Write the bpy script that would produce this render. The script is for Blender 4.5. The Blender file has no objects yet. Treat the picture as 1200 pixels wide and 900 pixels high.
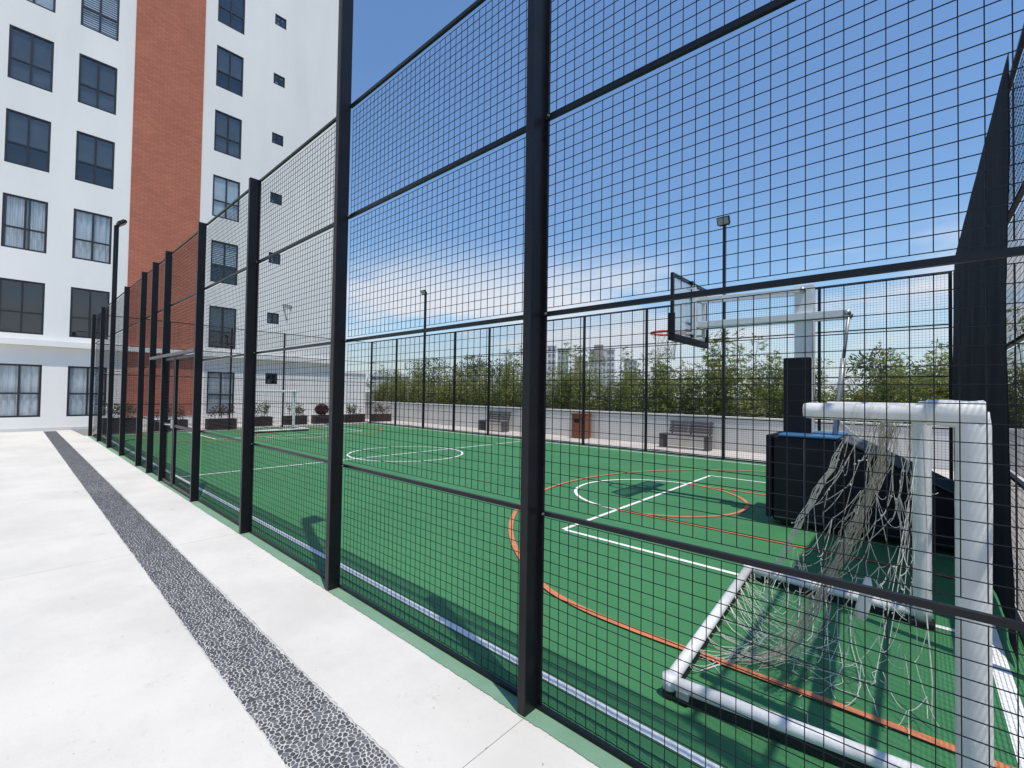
import bpy, math, random
from mathutils import Vector, Matrix
R = math.radians
rnd = random.Random(7)
scene = bpy.context.scene
col = scene.collection

# ------------------------------------------------------------------ camera
cam_data = bpy.data.cameras.new("camera")
cam = bpy.data.objects.new("camera", cam_data)
col.objects.link(cam)
cam_data.sensor_width = 36.0
cam_data.lens = 528.56 / 1200 * 36.0
cam_data.clip_start = 0.05
cam_data.clip_end = 3000
_yaw, _pitch, _roll = R(41.956), R(1.2195), R(0.8856)
_f = Vector((-math.sin(_yaw) * math.cos(_pitch), math.cos(_yaw) * math.cos(_pitch), math.sin(_pitch)))
_r = _f.cross(Vector((0, 0, 1))).normalized()
_u = _r.cross(_f)
_r2 = math.cos(_roll) * _r + math.sin(_roll) * _u
_u2 = -math.sin(_roll) * _r + math.cos(_roll) * _u
cam.matrix_world = Matrix(((_r2.x, _u2.x, -_f.x, 0), (_r2.y, _u2.y, -_f.y, 0), (_r2.z, _u2.z, -_f.z, 1.556), (0, 0, 0, 1)))
scene.camera = cam

# ------------------------------------------------------------------ sky, sun, exposure
SUN = Vector((0.34, -0.111, 1.0)).normalized()
world = bpy.data.worlds.new("World")
scene.world = world
world.use_nodes = True
wt = world.node_tree
wt.nodes.clear()
def wn(t, **k):
    n = wt.nodes.new(t)
    for a, b in k.items():
        setattr(n, a, b)
    return n
def math_node(tree, op, a, b=None, clamp=False):
    n = tree.nodes.new("ShaderNodeMath"); n.operation = op; n.use_clamp = clamp
    for i, v in enumerate((a, b)):
        if v is None: continue
        if isinstance(v, (int, float)): n.inputs[i].default_value = v
        else: tree.links.new(v, n.inputs[i])
    return n.outputs[0]
w_out = wn("ShaderNodeOutputWorld")
w_bg = wn("ShaderNodeBackground")
w_bg.inputs[1].default_value = 0.15
w_sky = wn("ShaderNodeTexSky", sky_type='NISHITA')
w_sky.sun_disc = False
w_sky.sun_elevation = math.asin(SUN.z)
w_sky.sun_rotation = math.atan2(SUN.x, SUN.y)
w_sky.altitude = 0
w_sky.air_density = 1.4
w_sky.dust_density = 0.0
w_sky.ozone_density = 9.0
w_tc = wn("ShaderNodeTexCoord")
w_sep = wn("ShaderNodeSeparateXYZ")
wt.links.new(w_tc.outputs['Generated'], w_sep.inputs[0])
w_z = w_sep.outputs[2]
_den = math_node(wt, 'ADD', math_node(wt, 'MAXIMUM', w_z, 0.0), 0.10)
w_cmb = wn("ShaderNodeCombineXYZ")
wt.links.new(math_node(wt, 'DIVIDE', w_sep.outputs[0], _den), w_cmb.inputs[0])
wt.links.new(math_node(wt, 'DIVIDE', w_sep.outputs[1], _den), w_cmb.inputs[1])
w_no = wn("ShaderNodeTexNoise")
w_no.inputs['Scale'].default_value = 0.40
w_no.inputs['Detail'].default_value = 7
w_no.inputs['Roughness'].default_value = 0.56
w_map = wn("ShaderNodeMapping")
w_map.inputs['Location'].default_value = (11.2, 6.0, 0.0)
wt.links.new(w_cmb.outputs[0], w_map.inputs[0])
wt.links.new(w_map.outputs[0], w_no.inputs['Vector'])
w_ramp = wn("ShaderNodeMapRange"); w_ramp.interpolation_type = 'SMOOTHSTEP'
w_ramp.inputs[1].default_value = 0.45; w_ramp.inputs[2].default_value = 0.58
wt.links.new(w_no.outputs[0], w_ramp.inputs[0])
w_low = wn("ShaderNodeMapRange"); w_low.interpolation_type = 'SMOOTHSTEP'      # clouds lie low over the horizon
w_low.inputs[1].default_value = 0.34; w_low.inputs[2].default_value = 0.19
wt.links.new(w_z, w_low.inputs[0])
_cl = math_node(wt, 'MULTIPLY', math_node(wt, 'MULTIPLY', w_ramp.outputs[0], w_low.outputs[0]), 0.85)
w_mix = wn("ShaderNodeMixRGB")
wt.links.new(_cl, w_mix.inputs[0])
wt.links.new(w_sky.outputs[0], w_mix.inputs[1])
w_mix.inputs[2].default_value = (5.5, 5.6, 5.9, 1)
w_hz = wn("ShaderNodeMapRange"); w_hz.interpolation_type = 'SMOOTHSTEP'       # pale air along the whole horizon
w_hz.inputs[1].default_value = 0.22; w_hz.inputs[2].default_value = -0.02
wt.links.new(w_z, w_hz.inputs[0])
w_mix2 = wn("ShaderNodeMixRGB")
wt.links.new(math_node(wt, 'MULTIPLY', w_hz.outputs[0], 0.7), w_mix2.inputs[0])
wt.links.new(w_mix.outputs[0], w_mix2.inputs[1])
w_mix2.inputs[2].default_value = (3.9, 4.7, 5.6, 1)
wt.links.new(w_mix2.outputs[0], w_bg.inputs[0])
wt.links.new(w_bg.outputs[0], w_out.inputs[0])

sun_data = bpy.data.lights.new("sun", 'SUN')
sun_data.energy = 3.8
sun_data.angle = R(0.53)
sun_data.color = (1.0, 0.94, 0.85)
sun = bpy.data.objects.new("sun", sun_data)
col.objects.link(sun)
sun.rotation_euler = (-SUN).to_track_quat('-Z', 'Y').to_euler()
sun.location = (5, -3, 20)

vs = scene.view_settings
vs.view_transform = 'Standard'
vs.look = 'None'
vs.gamma = 1.0
vs.exposure = 0.0
vs.use_curve_mapping = False
scene.cycles.max_bounces = 10
scene.cycles.transparent_max_bounces = 16

# ------------------------------------------------------------------ materials
def new_mat(name):
    m = bpy.data.materials.new(name)
    m.use_nodes = True
    nt = m.node_tree
    return m, nt, nt.nodes["Principled BSDF"], nt.nodes["Material Output"]

def mat(name, c, rough=0.6, c2=None, scale=8.0, detail=5.0, bump=0.0, bscale=None, metal=0.0, spec=0.4, aniso=None, lo=0.35, hi=0.65, coat=0.0):
    m, nt, b, out = new_mat(name)
    b.inputs['Roughness'].default_value = rough
    b.inputs['Metallic'].default_value = metal
    b.inputs['Specular IOR Level'].default_value = spec
    if coat: b.inputs['Coat Weight'].default_value = coat
    tc = nt.nodes.new("ShaderNodeTexCoord")
    src = tc.outputs['Object']
    if aniso:
        mp = nt.nodes.new("ShaderNodeMapping"); mp.inputs['Scale'].default_value = aniso
        nt.links.new(src, mp.inputs[0]); src = mp.outputs[0]
    no = nt.nodes.new("ShaderNodeTexNoise")
    no.inputs['Scale'].default_value = scale; no.inputs['Detail'].default_value = detail
    nt.links.new(src, no.inputs['Vector'])
    if c2 is None: c2 = tuple(x * 0.82 for x in c)
    mr = nt.nodes.new("ShaderNodeMapRange")
    mr.inputs[1].default_value = lo; mr.inputs[2].default_value = hi
    nt.links.new(no.outputs[0], mr.inputs[0])
    mx = nt.nodes.new("ShaderNodeMixRGB")
    mx.inputs[1].default_value = (*c2, 1); mx.inputs[2].default_value = (*c, 1)
    nt.links.new(mr.outputs[0], mx.inputs[0])
    nt.links.new(mx.outputs[0], b.inputs['Base Color'])
    if bump:
        n2 = nt.nodes.new("ShaderNodeTexNoise")
        n2.inputs['Scale'].default_value = bscale or scale * 6; n2.inputs['Detail'].default_value = 4
        nt.links.new(src, n2.inputs['Vector'])
        bp = nt.nodes.new("ShaderNodeBump"); bp.inputs['Strength'].default_value = bump; bp.inputs['Distance'].default_value = 0.01
        nt.links.new(n2.outputs[0], bp.inputs['Height'])
        nt.links.new(bp.outputs[0], b.inputs['Normal'])
    m["_mix"] = mx.name
    return m

def concrete_mat(name, c, c2, dirt, specks=0.7):
    """broad mottling, pores and the odd stain"""
    m, nt, b, out = new_mat(name)
    b.inputs['Roughness'].default_value = 0.85
    b.inputs['Specular IOR Level'].default_value = 0.25
    tc = nt.nodes.new("ShaderNodeTexCoord")
    def noise(s, d, r=0.55):
        n = nt.nodes.new("ShaderNodeTexNoise"); n.inputs['Scale'].default_value = s; n.inputs['Detail'].default_value = d
        n.inputs['Roughness'].default_value = r
        nt.links.new(tc.outputs['Object'], n.inputs['Vector']); return n.outputs[0]
    def rng(v, a, b_):
        n = nt.nodes.new("ShaderNodeMapRange"); n.interpolation_type = 'SMOOTHSTEP'
        n.inputs[1].default_value = a; n.inputs[2].default_value = b_
        nt.links.new(v, n.inputs[0]); return n.outputs[0]
    def mix(fac, a, b_):
        n = nt.nodes.new("ShaderNodeMixRGB")
        for i, v in enumerate((fac, a, b_)):
            if hasattr(v, 'links') or hasattr(v, 'is_linked'): nt.links.new(v, n.inputs[i])
            elif isinstance(v, (float, int)): n.inputs[i].default_value = v
            else: n.inputs[i].default_value = (*v, 1)
        return n.outputs[0]
    base = mix(rng(noise(0.75, 9, 0.66), 0.34, 0.66), c2, c)
    base = mix(math_node(nt, 'MULTIPLY', rng(noise(14, 6, 0.7), 0.56, 0.75), 0.22), base, dirt)
    base = mix(math_node(nt, 'MULTIPLY', rng(noise(2.3, 9, 0.75), 0.60, 0.70), 0.42), base, dirt)
    base = mix(math_node(nt, 'MULTIPLY', rng(noise(38, 3, 0.6), 0.69, 0.75), specks), base, tuple(x * 0.55 for x in dirt))
    nt.links.new(base, b.inputs['Base Color'])
    bp = nt.nodes.new("ShaderNodeBump"); bp.inputs['Strength'].default_value = 0.25; bp.inputs['Distance'].default_value = 0.006
    nt.links.new(noise(70, 5, 0.6), bp.inputs['Height']); nt.links.new(bp.outputs[0], b.inputs['Normal'])
    return m

def leaf_mat(name, c1, c2, c3, trans=0.35):
    m, nt, b, out = new_mat(name)
    b.inputs['Roughness'].default_value = 0.5
    b.inputs['Specular IOR Level'].default_value = 0.35
    tc = nt.nodes.new("ShaderNodeTexCoord")
    geo = nt.nodes.new("ShaderNodeNewGeometry")
    cr = nt.nodes.new("ShaderNodeValToRGB")
    cr.color_ramp.elements[0].color = (*c1, 1); cr.color_ramp.elements[1].color = (*c3, 1)
    e = cr.color_ramp.elements.new(0.5); e.color = (*c2, 1)
    nt.links.new(geo.outputs['Random Per Island'], cr.inputs[0])
    nt.links.new(cr.outputs[0], b.inputs['Base Color'])
    tr = nt.nodes.new("ShaderNodeBsdfTranslucent")
    nt.links.new(cr.outputs[0], tr.inputs[0])
    mx = nt.nodes.new("ShaderNodeMixShader"); mx.inputs[0].default_value = trans
    nt.links.new(b.outputs[0], mx.inputs[1]); nt.links.new(tr.outputs[0], mx.inputs[2])
    nt.links.new(mx.outputs[0], out.inputs[0])
    return m

def brick_mat():
    m, nt, b, out = new_mat("red_brick")
    b.inputs['Roughness'].default_value = 0.9
    b.inputs['Specular IOR Level'].default_value = 0.2
    tc = nt.nodes.new("ShaderNodeTexCoord")
    sp = nt.nodes.new("ShaderNodeSeparateXYZ"); nt.links.new(tc.outputs['Object'], sp.inputs[0])
    cb = nt.nodes.new("ShaderNodeCombineXYZ"); nt.links.new(sp.outputs[1], cb.inputs[0]); nt.links.new(sp.outputs[2], cb.inputs[1])
    br = nt.nodes.new("ShaderNodeTexBrick")
    br.inputs['Color1'].default_value = (0.50, 0.17, 0.108, 1); br.inputs['Color2'].default_value = (0.42, 0.138, 0.088, 1)
    br.inputs['Mortar'].default_value = (0.30, 0.135, 0.095, 1)
    br.inputs['Scale'].default_value = 1.0
    br.inputs['Mortar Size'].default_value = 0.011
    br.inputs['Brick Width'].default_value = 0.25; br.inputs['Row Height'].default_value = 0.088
    nt.links.new(cb.outputs[0], br.inputs['Vector'])
    no = nt.nodes.new("ShaderNodeTexNoise"); no.inputs['Scale'].default_value = 1.3; no.inputs['Detail'].default_value = 6
    nt.links.new(tc.outputs['Object'], no.inputs['Vector'])
    hs = nt.nodes.new("ShaderNodeHueSaturation")
    mr = nt.nodes.new("ShaderNodeMapRange"); mr.inputs[1].default_value = 0.3; mr.inputs[2].default_value = 0.7; mr.inputs[3].default_value = 0.94; mr.inputs[4].default_value = 1.06
    nt.links.new(no.outputs[0], mr.inputs[0]); nt.links.new(mr.outputs[0], hs.inputs['Value'])
    nt.links.new(br.outputs[0], hs.inputs['Color']); nt.links.new(hs.outputs[0], b.inputs['Base Color'])
    bp = nt.nodes.new("ShaderNodeBump"); bp.inputs['Strength'].default_value = 0.6; bp.inputs['Distance'].default_value = 0.012; bp.invert = True
    nt.links.new(br.outputs['Fac'], bp.inputs['Height']); nt.links.new(bp.outputs[0], b.inputs['Normal'])
    return m

def glass_mat(name, tint, refl=0.12, plain=False):
    m, nt, b, out = new_mat(name)
    nt.nodes.remove(b)
    tr = nt.nodes.new("ShaderNodeBsdfTransparent"); tr.inputs[0].default_value = (*tint, 1)
    gl = nt.nodes.new("ShaderNodeBsdfGlossy"); gl.inputs['Roughness'].default_value = 0.02
    fr = nt.nodes.new("ShaderNodeFresnel"); fr.inputs[0].default_value = 1.5
    no = nt.nodes.new("ShaderNodeTexNoise"); no.inputs['Scale'].default_value = 1.2
    tc = nt.nodes.new("ShaderNodeTexCoord"); nt.links.new(tc.outputs['Object'], no.inputs['Vector'])
    bp = nt.nodes.new("ShaderNodeBump"); bp.inputs['Strength'].default_value = 0.05; bp.inputs['Distance'].default_value = 0.02
    nt.links.new(no.outputs[0], bp.inputs['Height']); nt.links.new(bp.outputs[0], gl.inputs['Normal'])
    fac = math_node(nt, 'ADD', math_node(nt, 'MULTIPLY', fr.outputs[0], 0.12 if plain else 0.55), refl if plain else refl - 0.035, True)
    mx = nt.nodes.new("ShaderNodeMixShader")
    nt.links.new(fac, mx.inputs[0]); nt.links.new(tr.outputs[0], mx.inputs[1]); nt.links.new(gl.outputs[0], mx.inputs[2])
    nt.links.new(mx.outputs[0], out.inputs[0])
    return m

def frosted_mat():
    m, nt, b, out = new_mat('milky_acrylic')
    b.inputs['Base Color'].default_value = (0.86, 0.88, 0.90, 1); b.inputs['Roughness'].default_value = 0.3
    tl = nt.nodes.new("ShaderNodeBsdfTranslucent"); tl.inputs[0].default_value = (0.86, 0.88, 0.90, 1)
    tr = nt.nodes.new("ShaderNodeBsdfTransparent"); tr.inputs[0].default_value = (0.95, 0.97, 0.98, 1)
    m1 = nt.nodes.new("ShaderNodeMixShader"); m1.inputs[0].default_value = 0.5
    nt.links.new(b.outputs[0], m1.inputs[1]); nt.links.new(tl.outputs[0], m1.inputs[2])
    m2 = nt.nodes.new("ShaderNodeMixShader"); m2.inputs[0].default_value = 0.62
    nt.links.new(m1.outputs[0], m2.inputs[1]); nt.links.new(tr.outputs[0], m2.inputs[2])
    nt.links.new(m2.outputs[0], out.inputs[0])
    return m

def court_mat():
    m, nt, b, out = new_mat('green_court_paint')
    b.inputs['Roughness'].default_value = 0.68; b.inputs['Specular IOR Level'].default_value = 0.25
    tc = nt.nodes.new("ShaderNodeTexCoord")
    def noise(s, d, rough, sc=None):
        n = nt.nodes.new("ShaderNodeTexNoise"); n.inputs['Scale'].default_value = s; n.inputs['Detail'].default_value = d; n.inputs['Roughness'].default_value = rough
        v = tc.outputs['Object']
        if sc:
            mp = nt.nodes.new("ShaderNodeMapping"); mp.inputs['Scale'].default_value = sc; mp.inputs['Rotation'].default_value = (0, 0, 0.5); nt.links.new(v, mp.inputs[0]); v = mp.outputs[0]
        nt.links.new(v, n.inputs['Vector']); return n.outputs[0]
    def rng(v, a, c, k):
        n = nt.nodes.new("ShaderNodeMapRange"); n.interpolation_type = 'SMOOTHSTEP'; n.inputs[1].default_value = a; n.inputs[2].default_value = c; n.inputs[4].default_value = k
        nt.links.new(v, n.inputs[0]); return n.outputs[0]
    def mix(f, a, c):
        n = nt.nodes.new("ShaderNodeMixRGB"); nt.links.new(f, n.inputs[0])
        if isinstance(a, tuple): n.inputs[1].default_value = (*a, 1)
        else: nt.links.new(a, n.inputs[1])
        n.inputs[2].default_value = (*c, 1); return n.outputs[0]
    c = mix(rng(noise(0.7, 8, 0.6), 0.3, 0.7, 1.0), (0.047, 0.185, 0.073), (0.058, 0.215, 0.086))
    c = mix(rng(noise(2.2, 10, 0.7), 0.56, 0.72, 0.28), c, (0.12, 0.25, 0.15))          # dust
    c = mix(rng(noise(5.0, 6, 0.75, (0.35, 3, 1)), 0.64, 0.74, 0.35), c, (0.035, 0.13, 0.06))   # scuffs
    c = mix(rng(noise(60, 3, 0.6), 0.68, 0.76, 0.4), c, (0.13, 0.24, 0.15))               # grit
    nt.links.new(c, b.inputs['Base Color'])
    bp = nt.nodes.new("ShaderNodeBump"); bp.inputs['Strength'].default_value = 0.12; bp.inputs['Distance'].default_value = 0.008
    nt.links.new(noise(160, 4, 0.6), bp.inputs['Height']); nt.links.new(bp.outputs[0], b.inputs['Normal'])
    return m

def pebble_mat():
    m, nt, b, out = new_mat('grey_pebble')
    b.inputs['Roughness'].default_value = 0.55
    geo = nt.nodes.new("ShaderNodeNewGeometry"); oi = nt.nodes.new("ShaderNodeObjectInfo")
    f = math_node(nt, 'FRACT', math_node(nt, 'ADD', geo.outputs['Random Per Island'], oi.outputs['Random']))
    cr = nt.nodes.new("ShaderNodeValToRGB")
    cr.color_ramp.elements[0].color = (0.05, 0.052, 0.062, 1); cr.color_ramp.elements[1].color = (0.15, 0.152, 0.166, 1)
    e = cr.color_ramp.elements.new(0.55); e.color = (0.085, 0.088, 0.102, 1)
    nt.links.new(f, cr.inputs[0]); nt.links.new(cr.outputs[0], b.inputs['Base Color'])
    no = nt.nodes.new("ShaderNodeTexNoise"); no.inputs['Scale'].default_value = 220
    bp = nt.nodes.new("ShaderNodeBump"); bp.inputs['Strength'].default_value = 0.15; bp.inputs['Distance'].default_value = 0.002
    nt.links.new(no.outputs[0], bp.inputs['Height']); nt.links.new(bp.outputs[0], b.inputs['Normal'])
    return m

M = {
 'plaza': concrete_mat('plaza_concrete', (0.695, 0.66, 0.60), (0.595, 0.568, 0.52), (0.40, 0.375, 0.335)),
 'walk': concrete_mat('walkway_concrete', (0.62, 0.57, 0.52), (0.52, 0.48, 0.44), (0.38, 0.35, 0.32), 0.2),
 'court': court_mat(),
 'kerbgreen': mat('green_kerb_paint', (0.20, 0.335, 0.225), 0.75, (0.15, 0.275, 0.18), 5, 8, 0.25, 90, lo=0.3, hi=0.7),
 'linewhite': mat('white_line_paint', (0.88, 0.87, 0.83), 0.6, (0.80, 0.79, 0.75), 6, 8, lo=0.3, hi=0.6),
 'lineorange': mat('orange_line_paint', (0.64, 0.215, 0.09), 0.6, (0.52, 0.18, 0.08), 6, 8, lo=0.3, hi=0.6),
 'steel': mat('black_painted_steel', (0.007, 0.0075, 0.010), 0.36, (0.0045, 0.005, 0.007), 9, 6, 0.04, 60, spec=0.32),
 'wire': mat('black_coated_wire', (0.007, 0.008, 0.012), 0.5, spec=0.25),
 'farsteel': mat('grey_or_sunlit_steel', (0.16, 0.16, 0.16), 0.5, (0.12, 0.12, 0.12), 9, 6, spec=0.5),
 'stucco': mat('white_stucco', (0.80, 0.785, 0.755), 0.9, (0.715, 0.705, 0.68), 0.9, 10, 0.25, 40, spec=0.2, lo=0.25, hi=0.72, aniso=(1, 1, 0.22)),
 'stuccoshade': mat('pale_grey_stucco', (0.64, 0.62, 0.59), 0.9, (0.57, 0.555, 0.53), 0.5, 8, 0.2, 40, spec=0.2),
 'brick': brick_mat(),
 'frame': mat('dark_window_frame', (0.018, 0.02, 0.026), 0.4, spec=0.5),
 'glass': glass_mat('window_glass', (0.93, 0.95, 0.96), 0.07),
 'boardglass': frosted_mat(),
 'interior': mat('dim_interior', (0.06, 0.06, 0.065), 0.9),
 'curtain': mat('white_curtain', (0.88, 0.90, 0.92), 0.9, (0.66, 0.70, 0.74), 3, 4, aniso=(1, 3, 0.4), lo=0.3, hi=0.7),
 'greyshade': mat('grey_roller_shade', (0.15, 0.168, 0.19), 0.85, (0.10, 0.115, 0.13), 1.2, 5, lo=0.3, hi=0.7),
 'darkroom': mat('unlit_room_sheet', (0.026, 0.028, 0.033), 0.85, (0.018, 0.02, 0.025), 1.5, 5),  # darkness of the room behind the glass, painted on a sheet
 'blind': mat('pale_blind', (0.80, 0.84, 0.88), 0.7, (0.70, 0.74, 0.78), 3, 4),
 'pebble': pebble_mat(),
 'mortar': mat('white_mortar', (0.62, 0.605, 0.57), 0.9, (0.46, 0.45, 0.42), 22, 6, 0.3, 150, lo=0.3, hi=0.7),
 'gravel': mat('grey_gravel', (0.27, 0.27, 0.27), 0.95, (0.17, 0.17, 0.17), 30, 5, 0.5, 80),
 'goalpad': mat('white_vinyl_padding', (0.74, 0.745, 0.72), 0.45, (0.62, 0.63, 0.60), 7, 6, 0.35, 16, spec=0.45, lo=0.3, hi=0.7),
 'goaltube': mat('white_enamel_tube', (0.77, 0.77, 0.77), 0.35, (0.66, 0.66, 0.65), 14, 7, 0.08, 60, spec=0.5, lo=0.28, hi=0.55),
 'rope': mat('off_white_net_cord', (0.68, 0.66, 0.60), 0.9, (0.55, 0.53, 0.47), 40, 4),
 'oldrope': mat('weathered_net_cord', (0.46, 0.44, 0.37), 0.95, (0.34, 0.32, 0.265), 30, 4),
 'rubber': mat('black_rubber', (0.014, 0.014, 0.016), 0.7),
 'vinylblack': mat('black_vinyl_pad', (0.008, 0.009, 0.016), 0.5, (0.006, 0.007, 0.012), 4, 4, 0.12, 9, spec=0.22),
 'vinylsky': mat('vinyl_sky_reflection', (0.05, 0.17, 0.36), 0.4, (0.04, 0.14, 0.30), 6, 4, spec=0.5),  # blue of the reflected sky, put into the base colour
 'vinylgrey': mat('dark_grey_vinyl', (0.075, 0.083, 0.095), 0.45, (0.055, 0.06, 0.07), 5, 5, 0.2, 10),
 'whitesteel': mat('white_painted_steel', (0.72, 0.74, 0.74), 0.4, (0.64, 0.66, 0.66), 5, 5, spec=0.5),
 'zinc': mat('galvanised_tube', (0.45, 0.48, 0.49), 0.4, metal=0.5),
 'rim': mat('red_rim_paint', (0.62, 0.045, 0.03), 0.4, (0.52, 0.04, 0.025), 10, 4),
 'cloth': mat('black_shade_cloth', (0.016, 0.0165, 0.022), 0.8, (0.011, 0.0115, 0.016), 30, 4, 0.5, 140, aniso=(1, 1, 0.3), spec=0.1),
 'benchwood': mat('grey_brown_slat', (0.13, 0.12, 0.12), 0.6, (0.09, 0.082, 0.082), 12, 5, aniso=(0.4, 4, 4)),
 'binwood': mat('reddish_brown_wood', (0.27, 0.105, 0.055), 0.6, (0.20, 0.075, 0.04), 12, 6, aniso=(4, 4, 0.5)),
 'planter': mat('dark_brown_planter', (0.052, 0.034, 0.031), 0.6, (0.036, 0.024, 0.022), 10, 5, aniso=(1, 1, 4)),
 'soil': mat('planter_soil', (0.05, 0.035, 0.025), 0.95),
 'wallpaint': mat('white_wall_paint', (0.74, 0.72, 0.68), 0.9, (0.66, 0.64, 0.605), 0.9, 8, 0.25, 40, lo=0.3, hi=0.7),
 'culm': mat('bamboo_culm', (0.20, 0.21, 0.07), 0.5, (0.13, 0.15, 0.05), 8, 4),
 'bark': mat('tree_bark', (0.10, 0.075, 0.055), 0.9, (0.06, 0.045, 0.035), 10, 5, 0.4, 30),
 'bamboo': leaf_mat('bamboo_leaf', (0.145, 0.19, 0.045), (0.285, 0.325, 0.085), (0.45, 0.445, 0.16), 0.55),
 'shrub': leaf_mat('shrub_leaf', (0.06, 0.095, 0.03), (0.11, 0.15, 0.05), (0.17, 0.18, 0.08), 0.35),
 'rust': leaf_mat('rusty_leaf', (0.09, 0.06, 0.035), (0.14, 0.085, 0.05), (0.17, 0.12, 0.07), 0.3),
 'redleaf': leaf_mat('dark_red_leaf', (0.05, 0.008, 0.012), (0.085, 0.012, 0.018), (0.13, 0.02, 0.026), 0.2),
 'treeleaf': leaf_mat('distant_tree_leaf', (0.075, 0.10, 0.05), (0.12, 0.15, 0.07), (0.17, 0.195, 0.10), 0.35),
 'land': mat('dry_green_land', (0.10, 0.115, 0.06), 0.95, (0.15, 0.135, 0.085), 0.05, 8),
 'farwhite': mat('distant_white_render', (0.66, 0.66, 0.66), 0.9, (0.58, 0.58, 0.58), 0.15, 5),
 'fargreen': mat('distant_pale_green_render', (0.50, 0.55, 0.49), 0.9, (0.44, 0.49, 0.43), 0.15, 5),
 'farbrown': mat('hazy_brown_render', (0.42, 0.37, 0.35), 0.9, (0.36, 0.32, 0.30), 0.15, 5),  # brown lightened, distance haze put into the colour
 'farwindow': mat('hazy_window_glass', (0.27, 0.285, 0.31), 0.4, spec=0.4),  # pale glass, contrast lowered to paint in the haze
 'lampglass': mat('floodlight_glass', (0.32, 0.33, 0.32), 0.2, spec=0.5),
}

# ------------------------------------------------------------------ mesh helpers
class MB:
    def __init__(s): s.v = []; s.f = []
    def box(s, x0, x1, y0, y1, z0, z1):
        n = len(s.v)
        s.v += [(x0,y0,z0),(x1,y0,z0),(x1,y1,z0),(x0,y1,z0),(x0,y0,z1),(x1,y0,z1),(x1,y1,z1),(x0,y1,z1)]
        s.f += [(n,n+3,n+2,n+1),(n+4,n+5,n+6,n+7),(n,n+1,n+5,n+4),(n+1,n+2,n+6,n+5),(n+2,n+3,n+7,n+6),(n+3,n,n+4,n+7)]
        return s
    def quad(s, *p):
        n = len(s.v); s.v += list(p); s.f.append(tuple(range(n, n + len(p)))); return s
    def tube(s, pts, r, n=8, caps=True, closed=False):
        pts = [Vector(p) for p in pts]; k = len(pts); base = len(s.v)
        rr = r if isinstance(r, (list, tuple)) else [r] * k
        up = None
        for i, p in enumerate(pts):
            if closed: t = pts[(i + 1) % k] - pts[i - 1]
            else: t = pts[min(i + 1, k - 1)] - pts[max(i - 1, 0)]
            t = t.normalized() if t.length > 1e-9 else Vector((0, 0, 1))
            if up is None:
                up = Vector((0, 0, 1)) if abs(t.z) < 0.9 else Vector((1, 0, 0))
            a = t.cross(up)
            if a.length < 1e-5: a = t.orthogonal()
            a.normalize(); b = a.cross(t).normalized(); up = b
            for j in range(n):
                an = 2 * math.pi * (j + 0.5) / n
                q = p + (a * math.cos(an) + b * math.sin(an)) * rr[i]
                s.v.append(tuple(q))
        for i in range(k if closed else k - 1):
            i2 = (i + 1) % k
            for j in range(n):
                j2 = (j + 1) % n
                s.f.append((base + i * n + j, base + i * n + j2, base + i2 * n + j2, base + i2 * n + j))
        if caps and not closed:
            s.f.append(tuple(base + j for j in reversed(range(n))))
            s.f.append(tuple(base + (k - 1) * n + j for j in range(n)))
        return s
    def bar(s, p, q, w, h):
        """rectangular bar from p to q, w across (horizontal), h high"""
        p, q = Vector(p), Vector(q); t = (q - p).normalized()
        a = t.cross(Vector((0, 0, 1)))
        a = a.normalized() if a.length > 1e-4 else Vector((1, 0, 0))
        b = a.cross(t).normalized(); n = len(s.v)
        for e in (p, q):
            for i, j in ((-1,-1),(1,-1),(1,1),(-1,1)):
                s.v.append(tuple(e + a * (i * w / 2) + b * (j * h / 2)))
        s.f += [(n,n+1,n+2,n+3),(n+7,n+6,n+5,n+4)] + [(n+i, n+4+i, n+4+(i+1)%4, n+(i+1)%4) for i in range(4)]
        return s
    def mesh(s, name, material, smooth=False, recalc=False):
        me = bpy.data.meshes.new(name)
        me.from_pydata(s.v, [], s.f)
        me.materials.append(material if not isinstance(material, str) else M[material])
        if smooth: me.polygons.foreach_set('use_smooth', [True] * len(me.polygons))
        me.validate(); me.update()
        return me
    def build(s, name, material, parent=None, smooth=False, bevel=0.0):
        return link(name, s.mesh(name, material, smooth), parent, bevel)

def smooth_path(pts, n):
    pts = [Vector(p) for p in pts]; out = []
    k = len(pts) - 1
    for i in range(n + 1):
        t = i / n * k; a = min(int(t), k - 1); f = t - a
        p0, p1, p2, p3 = pts[max(a - 1, 0)], pts[a], pts[a + 1], pts[min(a + 2, k)]
        out.append(0.5 * ((2 * p1) + (p2 - p0) * f + (2 * p0 - 5 * p1 + 4 * p2 - p3) * f * f + (3 * p1 - p0 - 3 * p2 + p3) * f ** 3))
    return out

def link(name, me, parent=None, bevel=0.0, loc=None):
    o = bpy.data.objects.new(name, me)
    col.objects.link(o)
    if parent is not None: o.parent = parent
    if loc is not None: o.location = loc
    if bevel:
        b = o.modifiers.new("bevel", 'BEVEL'); b.width = bevel; b.segments = 2; b.limit_method = 'ANGLE'; b.angle_limit = R(40)
    return o

def thing(name, label, cat, loc=(0, 0, 0), group=None, rz=0.0):
    o = bpy.data.objects.new(name, None); o.empty_display_size = 0.1
    col.objects.link(o); o.location = loc; o.rotation_euler.z = rz
    o['label'] = label; o['category'] = cat
    if group: o['group'] = group
    return o
def structure(o): o['kind'] = 'structure'; return o
def copy_tree(o, parent=None):
    c = o.copy(); col.objects.link(c); c.parent = parent
    for ch in o.children: copy_tree(ch, c)
    return c

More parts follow.
